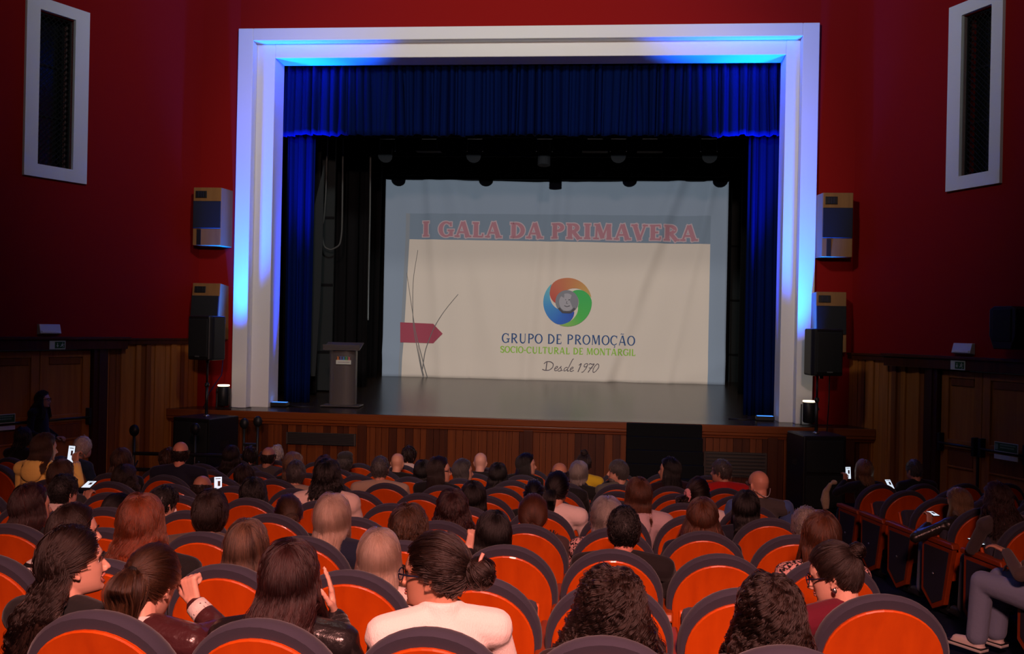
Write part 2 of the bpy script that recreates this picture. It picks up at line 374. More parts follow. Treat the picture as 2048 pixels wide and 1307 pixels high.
# white stepped surround of the stage opening
def arch_ring(mb, l0, r0, t0, l1, r1, t1, yf, yb, zb=1.39):
    """one step: outer (l0,r0,t0) to inner (l1,r1,t1), front face at yf"""
    mb.box(((l0+l1)/2, (yf+yb)/2, (zb+t0)/2), (l1-l0, yb-yf, t0-zb)); mb.box(((r0+r1)/2, (yf+yb)/2, (zb+t0)/2), (r0-r1, yb-yf, t0-zb))
    mb.box(((l1+r1)/2, (yf+yb)/2, (t0+t1)/2), (r1-l1, yb-yf, t0-t1))
mb = MB()
arch_ring(mb, OL, OR, OT, OL+.27, OR-.27, OT-.22, YW-.10, YW+.5)
arch_ring(mb, OL+.27, OR-.27, OT-.22, OL+.60, OR-.50, OT-.47, YW+.10, YW+.6)
struct(mb.build('trim_9', M_white, bevel=0.012))
# stage: front of planks, mouldings, floor rising gently to the back
mb = MB(); random.seed(7); x = XL-.2
while x < XR+.2:
    wd = random.choice((.10, .12, .14)); mb.box((x+wd/2, 15.70, 0.62), (wd-.006, .06+random.choice((0, .01, .02)), 1.24), mi=random.choice((0, 0, 1))); x += wd
struct(mb.build('trim_10', [M_plank, M_plank2]))
mb = MB(); mb.box(((XL+XR)/2, 15.66, 1.33), (XR-XL+.5, .16, .12)); mb.box(((XL+XR)/2, 15.645, 1.245), (XR-XL+.5, .11, .05)); mb.box(((XL+XR)/2, 15.67, 1.20), (XR-XL+.5, .08, .05))
struct(mb.build('trim_11', M_trimwood, bevel=0.012))
for x in (-7.0, -5.9, -4.0, -1.2, 2.75, 3.95):
    mb = MB(); mb.box((x, 15.65, .6), (.16, .06, 1.2)); struct(mb.build('trim_%d' % (20+int((x+8)*2)), M_plank2, bevel=.006))
mb = MB(); mb.grid([[(x, 15.60, 1.391), (x, 16.2, 1.391), (x, 26, 1.62)] for x in (-9, 6)]); mb.grid([[(x, 15.60, 1.33), (x, 26, 1.33)] for x in (-9, 6)])
struct(mb.build('floor_stage', M_stage))
mb = MB()
mb.box((-1.5, 26.1, 5), (16, .2, 9)); mb.box((-9.1, 21.5, 5), (.2, 9.4, 9)); mb.box((6.1, 21.5, 5), (.2, 9.4, 9)); mb.box((-1.5, 21.5, 9.4), (16, 10, .2))
struct(mb.build('wall_stage', M_drape))
for x0, x1, z0, z1, nm in ((-5.3, -4.1, .85, 1.05, 'under the left part of the stage front'), (1.66, 2.66, .55, .95, 'beside the black stage steps')):
    t = empty('floor_grille', ((x0+x1)/2, 15.62, z0), 0, 'dark ventilation grille set in the wooden planks '+nm, 'vent')
    mb = MB(); mb.box((0, .02, (z1-z0)/2), (x1-x0, .05, z1-z0)); mb.build('frame', mat('grille frame', (.05, .035, .03), .6, .3), t)
    mb = MB()
    for i in range(7): mb.box((0, -.012, (z1-z0)*(i+.5)/7), (x1-x0-.06, .02, .015))
    mb.build('slat', M_blackm, t)

# ------------------------------------------------------------------ draperies
def drape(name, x0, x1, ytop, z0, z1, amp, wl, m_, seed, label, cat='curtain', group=None, hem=0.0, th=0.02, pinch=0.0):
    rng = np.random.default_rng(seed); n = max(12, int((x1-x0)/wl*14)); nz = 14
    xs = np.linspace(x0, x1, n); ph = np.cumsum(rng.normal(1, .32, n))*(2*np.pi/14)
    a = amp*(1+.45*np.interp(np.arange(n), np.arange(0, n, 9), rng.normal(0, 1, len(range(0, n, 9)))))
    G = np.zeros((nz, n, 3)); hz = hem*np.interp(np.arange(n), np.arange(0, n, 12), rng.normal(0, 1, len(range(0, n, 12))))
    dr = np.interp(np.arange(n), np.arange(0, n, 21), rng.normal(0, 1, len(range(0, n, 21))))
    for i, t in enumerate(np.linspace(0, 1, nz)):
        G[i, :, 0] = xs+.03*t*dr
        G[i, :, 1] = ytop+a*(np.sin(ph+t*.5*dr)+.35*np.sin(2.3*ph+1))*(1-pinch*(1-t))
        G[i, :, 2] = z1+(z0-z1)*t+hz*t
    mb = MB(); mb.grid(G)
    o = mb.build(name, m_, None, smooth=True)
    s = o.modifiers.new('thickness', 'SOLIDIFY'); s.thickness = th
    tag(o, label, cat, group)
    return o
drape('stage_valance', OL+.55, OR-.47, 16.95, 6.33, 7.60, .055, .16, M_blue, 3, 'blue velvet valance gathered across the top of the stage opening', 'curtain', hem=.012)
drape('stage_curtain', OL+.52, -5.42, 17.25, 1.42, 6.7, .05, .15, M_blue, 5, 'gathered blue velvet curtain at the left side of the stage', 'curtain')
drape('stage_curtain', 2.52, OR-.40, 17.25, 1.42, 6.7, .05, .15, M_blue, 6, 'gathered blue velvet curtain at the right side of the stage', 'curtain')
def ZY(px, py, Y): return float(atY(px, py, Y)[2])
def XY(px, py, Y): return float(atY(px, py, Y)[0])
drape('border_drape', XY(655, 270, 18.2), XY(1505, 270, 18.2), 18.2, ZY(1000, 275, 18.2), 8.9, .03, .5, M_drape, 11, 'black border drape directly behind the blue valance', 'curtain')
drape('border_drape', XY(730, 310, 20.4), XY(1480, 310, 20.4), 20.4, ZY(1000, 314, 20.4), 8.9, .03, .5, M_drape, 12, 'black border drape behind the row of stage lamps', 'curtain')
drape('border_drape', XY(760, 350, 23.6), XY(1470, 350, 23.6), 23.6, ZY(1000, 352, 23.6), 8.9, .03, .5, M_drape, 13, 'black border drape just above the projection cloth', 'curtain')
for Y, pa, pb, sd, lb in ((18.6, 560, 640, 21, 'black side drape next to the left blue curtain'), (20.8, 655, 735, 22, 'black side drape behind the lectern'), (23.4, 690, 762, 23, 'black side drape along the left edge of the projection cloth'),
                          (18.6, 1500, 1600, 24, 'black side drape next to the right blue curtain'), (21.5, 1483, 1580, 25, 'black side drape hanging right of the projection cloth')):
    drape('side_drape', XY(pa, 500, Y), XY(pb, 500, Y), Y, 1.5, 8.9, .05, .3, M_drape, sd, lb, 'curtain')
# grey scenery flats in the wings
for Y, pa, pb, lb in ((19.4, 640, 668, 'dark grey tall scenery flat in the left wing of the stage'), (25.0, 1462, 1492, 'dark grey tall scenery flat in the right wing beside the cloth')):
    a, b = XY(pa, 500, Y), XY(pb, 500, Y); t = empty('scenery_flat', ((a+b)/2, Y, 1.5), 0, lb, 'stage flat')
    mb = MB(); mb.box((0, 0, 3.1), (b-a, .06, 6.2)); mb.build('panel', M_grey, t)
    mb = MB()
    for z in (.8, 2.2, 3.6, 5.0): mb.box((0, -.04, z), (b-a, .03, .05))
    mb.build('batten', M_drape, t)
# leaning grey fabric piece in the left wing
mb = MB(); Y = 18.0
p = [(648, 330), (612, 480), (606, 560), (605, 640), (622, 752), (630, 752), (640, 600), (645, 480)]
mb.prism([(float(atY(a, b, Y)[0]), float(atY(a, b, Y)[2])) for a, b in p][::-1], Y, Y+.03, lambda u, v, d: (u, d, v))
tag(mb.build('draped_cloth', M_grey, None), 'dark grey cloth drawn aside in the left wing of the stage', 'cloth')
# hanging cables
for pts, lb in (([(655, 260), (652, 380), (648, 440), (636, 472), (615, 487)], 'thin grey cable hanging along the drawn aside grey cloth'), ([(686, 265), (685, 380), (684, 460), (680, 490), (662, 500), (648, 494), (644, 470)], 'looped pale cable hanging left of the lectern'), ([(741, 308), (740, 420), (737, 560), (736, 640)], 'straight thin cable hanging near the left edge of the cloth')):
    P = np.array([atY(a, b, 19.0) for a, b in pts]); t_ = np.linspace(0, len(P)-1, 40)
    Q = np.stack([np.interp(t_, np.arange(len(P)), P[:, i]) for i in range(3)], 1)
    for _ in range(3): Q[1:-1] = (Q[:-2]+Q[1:-1]*2+Q[2:])/4
    mb = MB(); mb.tube(Q, .018, 6, (0, 1, 0)); tag(mb.build('hanging_cable', mat('cable grey', (.10, .105, .10), .6, .3), None, smooth=True), lb, 'cable')
# lighting bar with stage lamps
mb = MB(); mb.tube([(-5.4, 19.2, ZY(1000, 282, 19.2)+.12), (2.6, 19.2, ZY(1000, 282, 19.2)+.12)], .03, 8)
tag(mb.build('lighting_bar', M_blackm, None, smooth=True), 'black horizontal pipe that carries the stage lamps', 'pipe')
for px, dz, kind, lb in ((775, 0, 0, 'leftmost of the black stage lamps above the cloth'), (858, 0, 1, 'flat black stage lamp, second from the left on the bar'), (950, .05, 0, 'black stage lamp third from the left on the bar'), (1089, .05, 2, 'tall narrow black stage lamp hanging above the cloth centre'), (1190, 0, 1, 'flat black stage lamp right of the tall one'), (1237, .05, 0, 'black stage lamp between the two flat ones'), (1300, 0, 1, 'flat black stage lamp near the right end of the bar'), (1418, 0, 0, 'rightmost of the black stage lamps above the cloth')):
    zb = ZY(px, 290, 19.2); t = empty('stage_lamp', (XY(px, 290, 19.2), 19.2, zb), 0, lb, 'stage lamp')
    mb = MB()
    if kind == 1: mb.prism([(-.26, -.14), (.26, -.14), (.15, .0), (-.15, 0)], -.12, .12, lambda u, v, d: (u, d, v-dz))
    elif kind == 2: mb.tube([(0, 0, .05), (0, -.05, -.42)], np.array([.12, .13]), 14, (0, 1, 0))
    else: mb.tube([(0, .08, -.08), (0, -.16, -.24)], np.array([.10, .13]), 14, (0, 0, 1))
    mb.build('housing', M_drape, t, bevel=0.008)
    mb = MB(); mb.box((-.16, 0, .0), (.015, .03, .26)); mb.box((.16, 0, .0), (.015, .03, .26)); mb.box((0, 0, .13), (.33, .03, .015)); mb.tube([(0, 0, .13), (0, 0, .2)], .02, 6, (0, 1, 0)); mb.build('yoke', M_blackm, t)
    if kind == 0: mb = MB(); mb.tube([(0, -.16, -.24), (0, -.185, -.257)], np.array([.145, .15]), 14); mb.build('lens_ring', M_drape, t)
for px, lb in ((975, 'left of the two small speakers under the valance'), (1166, 'small grey box under the valance right of centre'), (1367, 'small grey box under the valance at right')):
    if px == 975: continue
    mb = MB(); mb.box((XY(px, 255, 17.6), 17.6, ZY(px, 255, 17.6)), (.30, .15, .12)); tag(mb.build('grey_box', mat('box grey', (.12, .125, .13), .6, .3), None, bevel=.01), lb, 'box')
# ================================================================== PROJECTION CLOTH
YS = 24.0
def wrinkle(x, z):
    """depth of the cloth folds (towards the audience) at x,z"""
    u = (x+5.64)/8.67; v = (z-1.57)/5.06        # 0..1
    d = 0.0
    for cx, s, wdt, a in ((.13, .05, .018, .05), (.20, .16, .03, .045), (.33, .02, .05, .03), (.475, -.05, .016, .05), (.53, -.035, .020, .05), (.60, .02, .03, .03), (.86, -.20, .022, .07), (.90, -.21, .03, -.05), (.955, -.12, .014, .04)):
        c = cx+s*(1-v); d += a*math.exp(-((u-c)/wdt)**2)*(.35+.65*abs(v-.35)**.5)
    for k, (fx, p) in enumerate(((17, .3), (29, 1.9), (43, .7))):
        d += .010/(k+1)*math.sin(fx*u*2+p+1.4*v)
    # low sagging folds towards the lower corners
    for sx, c in ((1, .16), (-1, .86)):
        q = (u-c)*sx; r = v-.02-.55*max(0, -q*1.2)**1.0
        d += .03*math.exp(-(r/.05)**2)*(1 if q < .1 else .3)
    return d*1.7
def cloth_pt(x, z, off=0.0): return (x, YS-wrinkle(x, z)-off, z)
XS0, XS1 = -5.64, 3.03
zt = lambda x: 6.63-.05*math.exp(-((x+1.5)/2.2)**2)
t = empty('projection_cloth', (0, 0, 0), 0, 'large hanging white cloth with the projected gala slide on the stage', 'projection screen')
M_cl_blue = mat('slide light blue grey', (0.25, 0.282, 0.335), 0.85, 0.1)  # the projected slide's light is put into the cloth's base colours
M_cl_band = mat('slide light band', (0.20, 0.232, 0.275), 0.85, 0.1)
M_cl_cream = mat('slide light cream', (0.66, 0.52, 0.415), 0.85, 0.1)
M_cl_edge = mat('slide light edge', (0.26, 0.26, 0.27), 0.85, 0.1)
zb = 1.57
E0t, E0b = XY(812, 430, YS), XY(797, 752, YS)      # thin pale strip at the left of the slide
A0t, A0b = XY(819, 478, YS), XY(803, 752, YS); A1 = XY(1418, 600, YS)
zc0, zc1 = ZY(819, 478, YS), ZY(1418, 488, YS); zband = ZY(1000, 428, YS)
us = []
nx = 150
zl = list(np.linspace(0, 1, 40)); G = []; MI = []
nl, nm_, nr = 18, 128, 8
vs = [('c', k/40) for k in range(41)]+[('b', k/8) for k in range(1, 9)]+[('t', k/20) for k in range(1, 21)]
for kind, k in vs:
    row = []
    for j in range(nl+2+nm_+nr+1):
        def zz(x):
            zc = zc0+(zc1-zc0)*(x-A0t)/(A1-A0t)
            if kind == 'c': return zb+(zc-zb)*k
            if kind == 'b': return zc+(zband-zc)*k
            return zband+(zt(x)-zband)*k
        f = 1-min(1, max(0, (zz(-5)-zb)/(zc0-zb)))
        e0 = E0t+(E0b-E0t)*f; a0 = A0t+(A0b-A0t)*f
        if j <= nl: x = XS0+(e0-XS0)*j/nl
        elif j == nl+1: x = (e0+a0)/2
        elif j <= nl+2+nm_: x = a0+(A1-a0)*(j-nl-2)/nm_
        else: x = A1+(XS1-A1)*(j-nl-2-nm_)/nr
        row.append(cloth_pt(x, zz(x)))
    G.append(row)
for i in range(len(vs)-1):
    kd = vs[i+1][0]; r = []
    for j in range(nl+2+nm_+nr):
        ins = nl+2 <= j < nl+2+nm_; edge = nl <= j < nl+2
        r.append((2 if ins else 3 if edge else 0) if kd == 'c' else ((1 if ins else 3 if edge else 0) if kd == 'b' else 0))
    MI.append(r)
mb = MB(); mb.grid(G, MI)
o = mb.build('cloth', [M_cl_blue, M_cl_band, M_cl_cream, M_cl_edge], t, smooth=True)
s = o.modifiers.new('thickness', 'SOLIDIFY'); s.thickness = .008; s.offset = -1
mb = MB(); mb.tube([(XS0-.1, YS, 6.64), (XS1+.1, YS, 6.64)], .025, 8); mb.build('top_batten', M_drape, t)

# ---- drawn lettering: each glyph is strokes in a unit-high box
def arc(cx, cy, rx, ry, a0, a1, n=14): return [(cx+rx*math.cos(math.radians(a)), cy+ry*math.sin(math.radians(a))) for a in np.linspace(a0, a1, n)]
def glyph(c, T, t, s):
    """returns width and list of (polyline, half widths); T heavy, t light, s serif length"""
    S = []; L = lambda pts, wd, w2=None: S.append((pts, wd if w2 is None else (wd, w2)))
    def serif(x, y, k=1.0):
        if s > 0: L([(x-s*k, y), (x+s*k, y)], t*.95)
    b = t*.5
    if c == 'I': w = T+2*s*.6; x = w/2; L([(x, 0), (x, 1)], T); serif(x, b); serif(x, 1-b)
    elif c in 'AÃ': w = .95; L([(.10, 0), (.44, 1)], t); L([(.48, 1), (.80, 0)], T); L([(.2, .32), (.68, .32)], t); serif(.12, b, .8); serif(.82, b, 1)
    elif c in 'CGOÇ':
        w = .92
        a0, a1 = (0, 360) if c == 'O' else (48, 318)
        P = arc(.46, .5, .46-T*.42, .5-t*.45, a0, a1, 30); wd = [t+(T-t)*abs(math.cos(math.radians(a)))**1.3 if (c == 'O' or math.cos(math.radians(a)) < 0) else t*1.05 for a in np.linspace(a0, a1, 30)]
        S.append((P, wd))
        if c != 'O': L([(.76, .70), (.76, .96)], t)
        if c == 'G': L([(.78, .06), (.78, .44)], T*.85); L([(.56, .43), (.96, .43)], t)
        if c == 'Ç': L(arc(.47, -.14, .08, .09, 90, -120, 8), t*.9)
        if c in 'CÇ': w = .86
    elif c == 'D': w = .92; L([(.22, 0), (.22, 1)], T); P = arc(.30, .5, .60-T*.42, .5-t*.5, -90, 90, 20); S.append((P, [t+(T-t)*math.cos(math.radians(a)) for a in np.linspace(-90, 90, 20)])); L([(.12, b), (.34, b)], t); L([(.12, 1-b), (.34, 1-b)], t); serif(.18, b, .8); serif(.18, 1-b, .8)
    elif c in 'PR':
        w = .80 if c == 'P' else .92; L([(.22, 0), (.22, 1)], T); P = arc(.34, .72, .44-T*.4, .28-t*.5, -90, 90, 16); S.append((P, [t+(T*.95-t)*math.cos(math.radians(a)) for a in np.linspace(-90, 90, 16)]))
        L([(.2, 1-b), (.36, 1-b)], t); L([(.2, .44+b), (.36, .44+b)], t); serif(.20, b); serif(.18, 1-b, .8)
        if c == 'R': L([(.42, .48), (.80, 0)], T*.9); serif(.84, b, .7)
    elif c == 'E': w = .76; L([(.22, 0), (.22, 1)], T); L([(.14, b), (.68, b)], t); L([(.14, 1-b), (.66, 1-b)], t); L([(.2, .5), (.54, .5)], t); serif(.16, b, .6); serif(.16, 1-b, .6); L([(.67, b), (.67, .24)], t*.8); L([(.65, 1-b), (.65, .78)], t*.8)
    elif c == 'L': w = .72; L([(.22, 0), (.22, 1)], T); L([(.14, b), (.66, b)], t); serif(.20, 1-b); serif(.16, b, .6); L([(.65, b), (.65, .26)], t*.8)
    elif c == 'M': w = 1.16; L([(.16, 0), (.20, 1)], t); L([(.24, 1), (.56, .08)], T); L([(.56, .08), (.86, 1)], t); L([(.92, 1), (.96, 0)], T); serif(.16, b, .9); serif(.97, b, .9); serif(.16, 1-b, .6); serif(.96, 1-b, .6)
    elif c == 'N': w = .98; L([(.16, 0), (.16, 1)], t); L([(.18, 1), (.80, 0)], T); L([(.82, 0), (.82, 1)], t); serif(.16, b, .8); serif(.82, 1-b, .8); serif(.12, 1-b, .6)
    elif c == 'S': w = .66; P = arc(.34, .74, .24, .24-t*.4, 20, 250, 14)+arc(.34, .26, .26, .26-t*.4, 70, -160, 14); wd = [t]*4+[t+(T-t)*.5]*4+[T]*12+[t+(T-t)*.5]*4+[t]*4; S.append((P, wd)); L([(.57, .72), (.57, .96)], t*.8); L([(.09, .06), (.09, .30)], t*.8)
    elif c == 'T': w = .82; L([(.41, 0), (.41, 1)], T); L([(.03, 1-b), (.79, 1-b)], t); serif(.41, b); L([(.04, 1-b), (.04, .76)], t*.8); L([(.78, 1-b), (.78, .76)], t*.8)
    elif c == 'U': w = .92; L([(.20, 1), (.20, .34)], T); P = arc(.48, .34, .28, .34-t*.4, 180, 360, 16); S.append((P, [T+(t-T)*i/15 for i in range(16)])); L([(.76, .34), (.76, 1)], t); serif(.20, 1-b); serif(.76, 1-b, .8)
    elif c == 'V': w = .92; L([(.14, 1), (.46, 0)], T); L([(.46, 0), (.80, 1)], t); serif(.14, 1-b); serif(.80, 1-b, .8)
    elif c == '-': w = .40; L([(.06, .42), (.34, .42)], t*1.4)
    else: w = .42
    if c == 'Ã': L([(.26, 1.12), (.36, 1.20), (.50, 1.12), (.62, 1.20)], t*.8)
    return w, S
def strip(P, wd, grow=0.0):
    P = np.array(P, float); n = len(P)
    if isinstance(wd, tuple): wd = np.linspace(wd[0], wd[1], n)
    wd = np.full(n, wd) if np.ndim(wd) == 0 else np.array(wd, float)
    if n == 2 and True:      # subdivide so that it can follow the cloth
        q = np.linspace(0, 1, 5); P = P[0]+(P[1]-P[0])*q[:, None]; wd = np.linspace(wd[0], wd[-1], 5); n = 5
    T = np.gradient(P, axis=0); T /= np.linalg.norm(T, axis=1, keepdims=True)+1e-9
    if grow: P = P.copy(); P[0] -= T[0]*grow; P[-1] += T[-1]*grow
    N = np.stack([-T[:, 1], T[:, 0]], 1)
    return P+N*(wd[:, None]/2+grow), P-N*(wd[:, None]/2+grow)
def put_strip(mb, A, B, place, off):
    n = len(A); V = [place(x, y, off) for x, y in A]+[place(x, y, off) for x, y in B]
    mb.add(V, [(i, i+1, n+i+1, n+i) for i in range(n-1)])
def layout(txt, T, t, s, gap=.10):
    x = 0; out = []; wi = 0
    for c in txt:
        if c == ' ': x += .45; wi += 1; continue
        w, S = glyph(c, T, t, s); out.append((x, S, wi)); x += w+gap
    return x-gap, out
def text_on_cloth(name, txt, pa, pb, h_px, T, t, s, m_, outline=None, gap=.10, off=.012, grow=.06):
    """pa, pb: photo points of baseline start and end"""
    A, B = atY(*pa, YS), atY(*pb, YS); W, out = layout(txt, T, t, s, gap); H = h_px*YS/FPX; d = B-A
    place = lambda u, v, o: cloth_pt(A[0]+d[0]*u/W, A[2]+d[2]*u/W+v*H, o)
    for nm2, mm, gr, of in ((('lettering_outline', outline, grow, off), (name, m_, 0.0, off+.006)) if outline else ((name, m_, 0.0, off),)):
        for wi in range(out[-1][2]+1):
            mb = MB()
            for x0, S, k in out:
                if k != wi: continue
                for P, wd in S:
                    a, b = strip(P, wd, gr); put_strip(mb, a+np.array([x0, 0]), b+np.array([x0, 0]), place, of)
            mb.build(nm2, mm, t_cloth, smooth=True)
t_cloth = t
M_gala = mat('gala red', (0.42, 0.18, 0.20), 0.8, 0.1); M_galao = mat('gala outline', (0.50, 0.35, 0.35), 0.8, 0.1)  # projected letters put in as coloured strips on the cloth
text_on_cloth('lettering', 'I GALA DA PRIMAVERA', (844, 473), (1393, 482), 31, .27, .12, .20, M_gala, M_galao, gap=.13, grow=.065)
text_on_cloth('lettering', 'GRUPO DE PROMOÇÃO', (1004, 685), (1270, 691), 19.5, .17, .085, .06, mat('slide navy', (0.045, 0.085, 0.19), .8, .1), gap=.09)
text_on_cloth('lettering', 'SOCIO-CULTURAL DE MONTARGIL', (1001, 704.5), (1271, 711.5), 13.5, .20, .11, .09, mat('slide lime', (0.27, 0.46, 0.055), .8, .1), gap=.05)
# script line: thin slanted strokes
def script_line():
    A = atY(1086, 740, YS); px = YS/FPX; mb = MB()
    pl = lambda x, y, o: cloth_pt(A[0]+(x+.28*y)*px, A[2]+y*px-.02*x*px, o)
    def st(P, w_=1.5): 
        P = np.array(P, float); tt = np.linspace(0, len(P)-1, 5*len(P)); Q = np.stack([np.interp(tt, np.arange(len(P)), P[:, i]) for i in (0, 1)], 1)
        for _ in range(4): Q[1:-1] = (Q[:-2]+2*Q[1:-1]+Q[2:])/4
        a, b = strip(Q, w_); put_strip(mb, a, b, pl, .013)
    st([(6, 0), (3, 17)], 1.9); st([(-2, 13), (2, 18), (10, 18), (17, 14), (18, 7), (13, 1), (4, 0), (-2, 2)], 1.7)
    def e(x): st([(x, 4), (x+5, 6), (x+5, 9), (x+2, 9), (x, 5), (x+1, 1), (x+4, 0), (x+8, 3)])
    e(22); st([(29, 2), (34, 10)]); st([(34, 10), (33, 7), (36, 4), (35, 0), (30, 0)]); st([(35, 1), (39, 2)])
    st([(47, 8), (43, 8), (41, 4), (42, 0), (46, 2), (49, 8)]); st([(49, 8), (52, 25), (54, 25)]); st([(48, 4), (49, 0), (52, 2)]); e(53)
    st([(68, 13), (72, 18), (71, 8), (70, 0)], 1.9)
    st([(85, 16), (82, 18), (78, 15), (79, 10), (84, 11), (85, 17), (84, 8), (80, 0), (77, 0)])
    st([(87, 15), (89, 18), (93, 16), (98, 18), (93, 8), (90, 0)], 1.8); st([(89, 9), (96, 9)])
    st([(103, 18), (99, 12), (98, 5), (100, 0), (104, 2), (108, 10), (107, 16), (103, 18)])
    mb.build('lettering', mat('slide script', (0.13, 0.095, 0.10), .8, .1), t_cloth, smooth=True)
script_line()
# swirl emblem: three colour blades around a grey medallion
C0 = atY(1135, 604, YS); kx = YS/FPX
def emb(dx, dy, o): return cloth_pt(C0[0]+dx*kx, C0[2]+dy*kx, o+.02)
def blade(a_start, cols, o):
    """crescent starting as a point on the outer rim, widening, ending under the next one"""
    n = 26; V = []; c = []
    for i in range(n+1):
        q = i/n; a = math.radians(a_start+175*q)
        ro = 48.5; ri = 24+24.5*max(0, 1-q*1.75)**1.1*0+0
        # outer edge follows the rim then curves inwards; inner edge spirals from rim to medallion
        R_o = ro if q < .62 else ro-(ro-23)*((q-.62)/.38)**1.6
        R_i = ro-(ro-22.5)*min(1, q/.50)**.8
        V += [emb(R_o*math.cos(a), R_o*math.sin(a), o), emb(R_i*math.cos(a), R_i*math.sin(a), o)]
        k = q*(len(cols)-1); j = min(int(k), len(cols)-2); cc = np.array(cols[j])*(1-k+j)+np.array(cols[j+1])*(k-j); c += [cc, cc]
    F = [(2*i, 2*i+1, 2*i+3, 2*i+2) for i in range(n)]
    return V, F, c
for a_s, cols, nm2, o_ in ((12, [(.52, .33, .10), (.52, .20, .08), (.50, .13, .08), (.48, .07, .06)], 'emblem_blade', .012), (132, [(.16, .42, .42), (.08, .25, .46), (.05, .13, .42), (.05, .08, .32)], 'emblem_blade', .015), (252, [(.30, .40, .10), (.09, .40, .08), (.07, .38, .09), (.07, .36, .10)], 'emblem_blade', .018)):
    # order the blades clockwise: head of each lies over the tail of the next
    V, F, c = blade(a_s if True else 0, cols[:], o_)
    V2 = V
    mb = MB(); mb.add(V2, [f[::-1] for f in F]); o = mb.build(nm2, attr_mat('slide emblem', 'Col', .8, .1), t_cloth, smooth=True)
    at = o.data.attributes.new('Col', 'FLOAT_COLOR', 'POINT'); at.data.foreach_set('color', np.array([(*k, 1) for k in c], 'f').ravel())
def disc(dx, dy, rx, ry, o, m_, nm2, n=28):
    V = [emb(dx, dy, o)]+[emb(dx+rx*math.cos(a), dy+ry*math.sin(a), o) for a in np.linspace(0, 2*np.pi, n, endpoint=False)]
    mb = MB(); mb.add(V, [(0, 1+i, 1+(i+1) % n) for i in range(n)]); mb.build(nm2, m_, t_cloth, smooth=True)
Mg1 = mat('medallion grey', (.22, .20, .205), .8, .1); Mg2 = mat('medallion pale', (.36, .31, .31), .8, .1); Mg3 = mat('medallion dark', (.09, .075, .08), .8, .1)
disc(-1, 1, 23, 23, .024, Mg1, 'emblem_medallion'); disc(-1, 0, 15.5, 17.5, .026, Mg2, 'emblem_face')
mb = MB()
for P, w_ in (([(-9, 5), (-3, 4.5)], 2.2), ([(2, 4.5), (8, 5)], 2.2), ([(-6, -7), (-1, -9), (5, -7)], 1.5), ([(-1, 2), (-2, -3), (1, -3)], 1.0), ([(-17, -12), (-9, -20), (7, -20), (15, -12)], 4.5)):
    a, b = strip(P, w_); put_strip(mb, a, b, emb, .028)
mb.build('emblem_face_lines', Mg3, t_cloth, smooth=True)
# red arrow tab and dry grass strokes at the left of the slide
def slide_poly(pts, o, m_, nm2):
    V = [cloth_pt(float(atY(a, b, YS)[0]), float(atY(a, b, YS)[2]), o) for a, b in pts]
    n = len(V)//2; mb = MB(); mb.add(V, [(i, i+1, 2*n-2-i, 2*n-1-i) for i in range(n-1)]); mb.build(nm2, m_, t_cloth, smooth=True)
tp = [(801+6.6*i, 644+.3*i) for i in range(11)]+[(867+19*i/6, 647+19.5*i/6) for i in range(1, 7)]; bt = [(801+6.6*i, 684+.2*i) for i in range(11)]+[(867+19*i/6, 686-19*i/6) for i in range(1, 7)]
slide_poly(tp+bt[::-1], .03, mat('slide crimson', (0.35, 0.062, 0.085), .8, .1), 'arrow_tab')
mb = MB()
for pts in ([(856, 756), (846, 720), (832, 668), (822, 600), (814, 545)], [(848, 756), (838, 712), (826, 650), (826, 560), (836, 500)], [(846, 738), (850, 700), (868, 655), (890, 620), (917, 588)], [(848, 750), (842, 722), (836, 690)]):
    P = np.array([(float(atY(a, b, YS)[0]), float(atY(a, b, YS)[2])) for a, b in pts]); tt = np.linspace(0, len(P)-1, 24); Q = np.stack([np.interp(tt, np.arange(len(P)), P[:, i]) for i in (0, 1)], 1)
    for _ in range(3): Q[1:-1] = (Q[:-2]+2*Q[1:-1]+Q[2:])/4
    a, b = strip(Q, np.linspace(.026, .010, 24)); put_strip(mb, a, b, cloth_pt, .034)
mb.build('grass_strokes', mat('slide grass', (.17, .145, .13), .8, .1), t_cloth, smooth=True)

# ================================================================== LECTERN
lx, ly = -4.66, 16.75
t = empty('lectern', (lx, ly, 1.41), 0.06, 'frosted clear acrylic lectern with a small colourful sign on stage', 'lectern')
M_acr = mat('frosted acrylic', (0.13, 0.110, 0.105), 0.35, 0.3, alpha=0.62)
mb = MB(); mb.box((0, 0, .02), (.70, .42, .025)); mb.build('base', M_acr, t, bevel=.006)
mb = MB(); n = 12
poly = [(.235*math.cos(a)*1.0, -.02-.10*math.sin(a)) for a in np.linspace(0, np.pi, n)]
outer = poly+[(-.235, .14), (-.215, .14)]+[(.215*math.cos(a), -.02-.08*math.sin(a)) for a in np.linspace(np.pi, 0, n)]+[(.215, .14), (.235, .14)]
k = len(outer); V = [(u, v, z) for z in (.03, 1.02) for u, v in outer]
mb.add(V, [(i, (i+1) % k, k+(i+1) % k, k+i) for i in range(k)])
mb.build('column', M_acr, t, smooth=True)
mb = MB(); mb.box((0, 0, 0), (.66, .44, .02), rotm(x=math.radians(16))); mb.box((0, -.20, -.015), (.66, .02, .10), rotm(x=math.radians(16))); mb.xf(np.eye(3), (0, .03, 1.08)); mb.build('reading_top', M_acr, t, bevel=.004)
mb = MB(); mb.box((.04, -.135, .80), (.27, .008, .075)); sgn = mb.build('sign', M_signw, t)
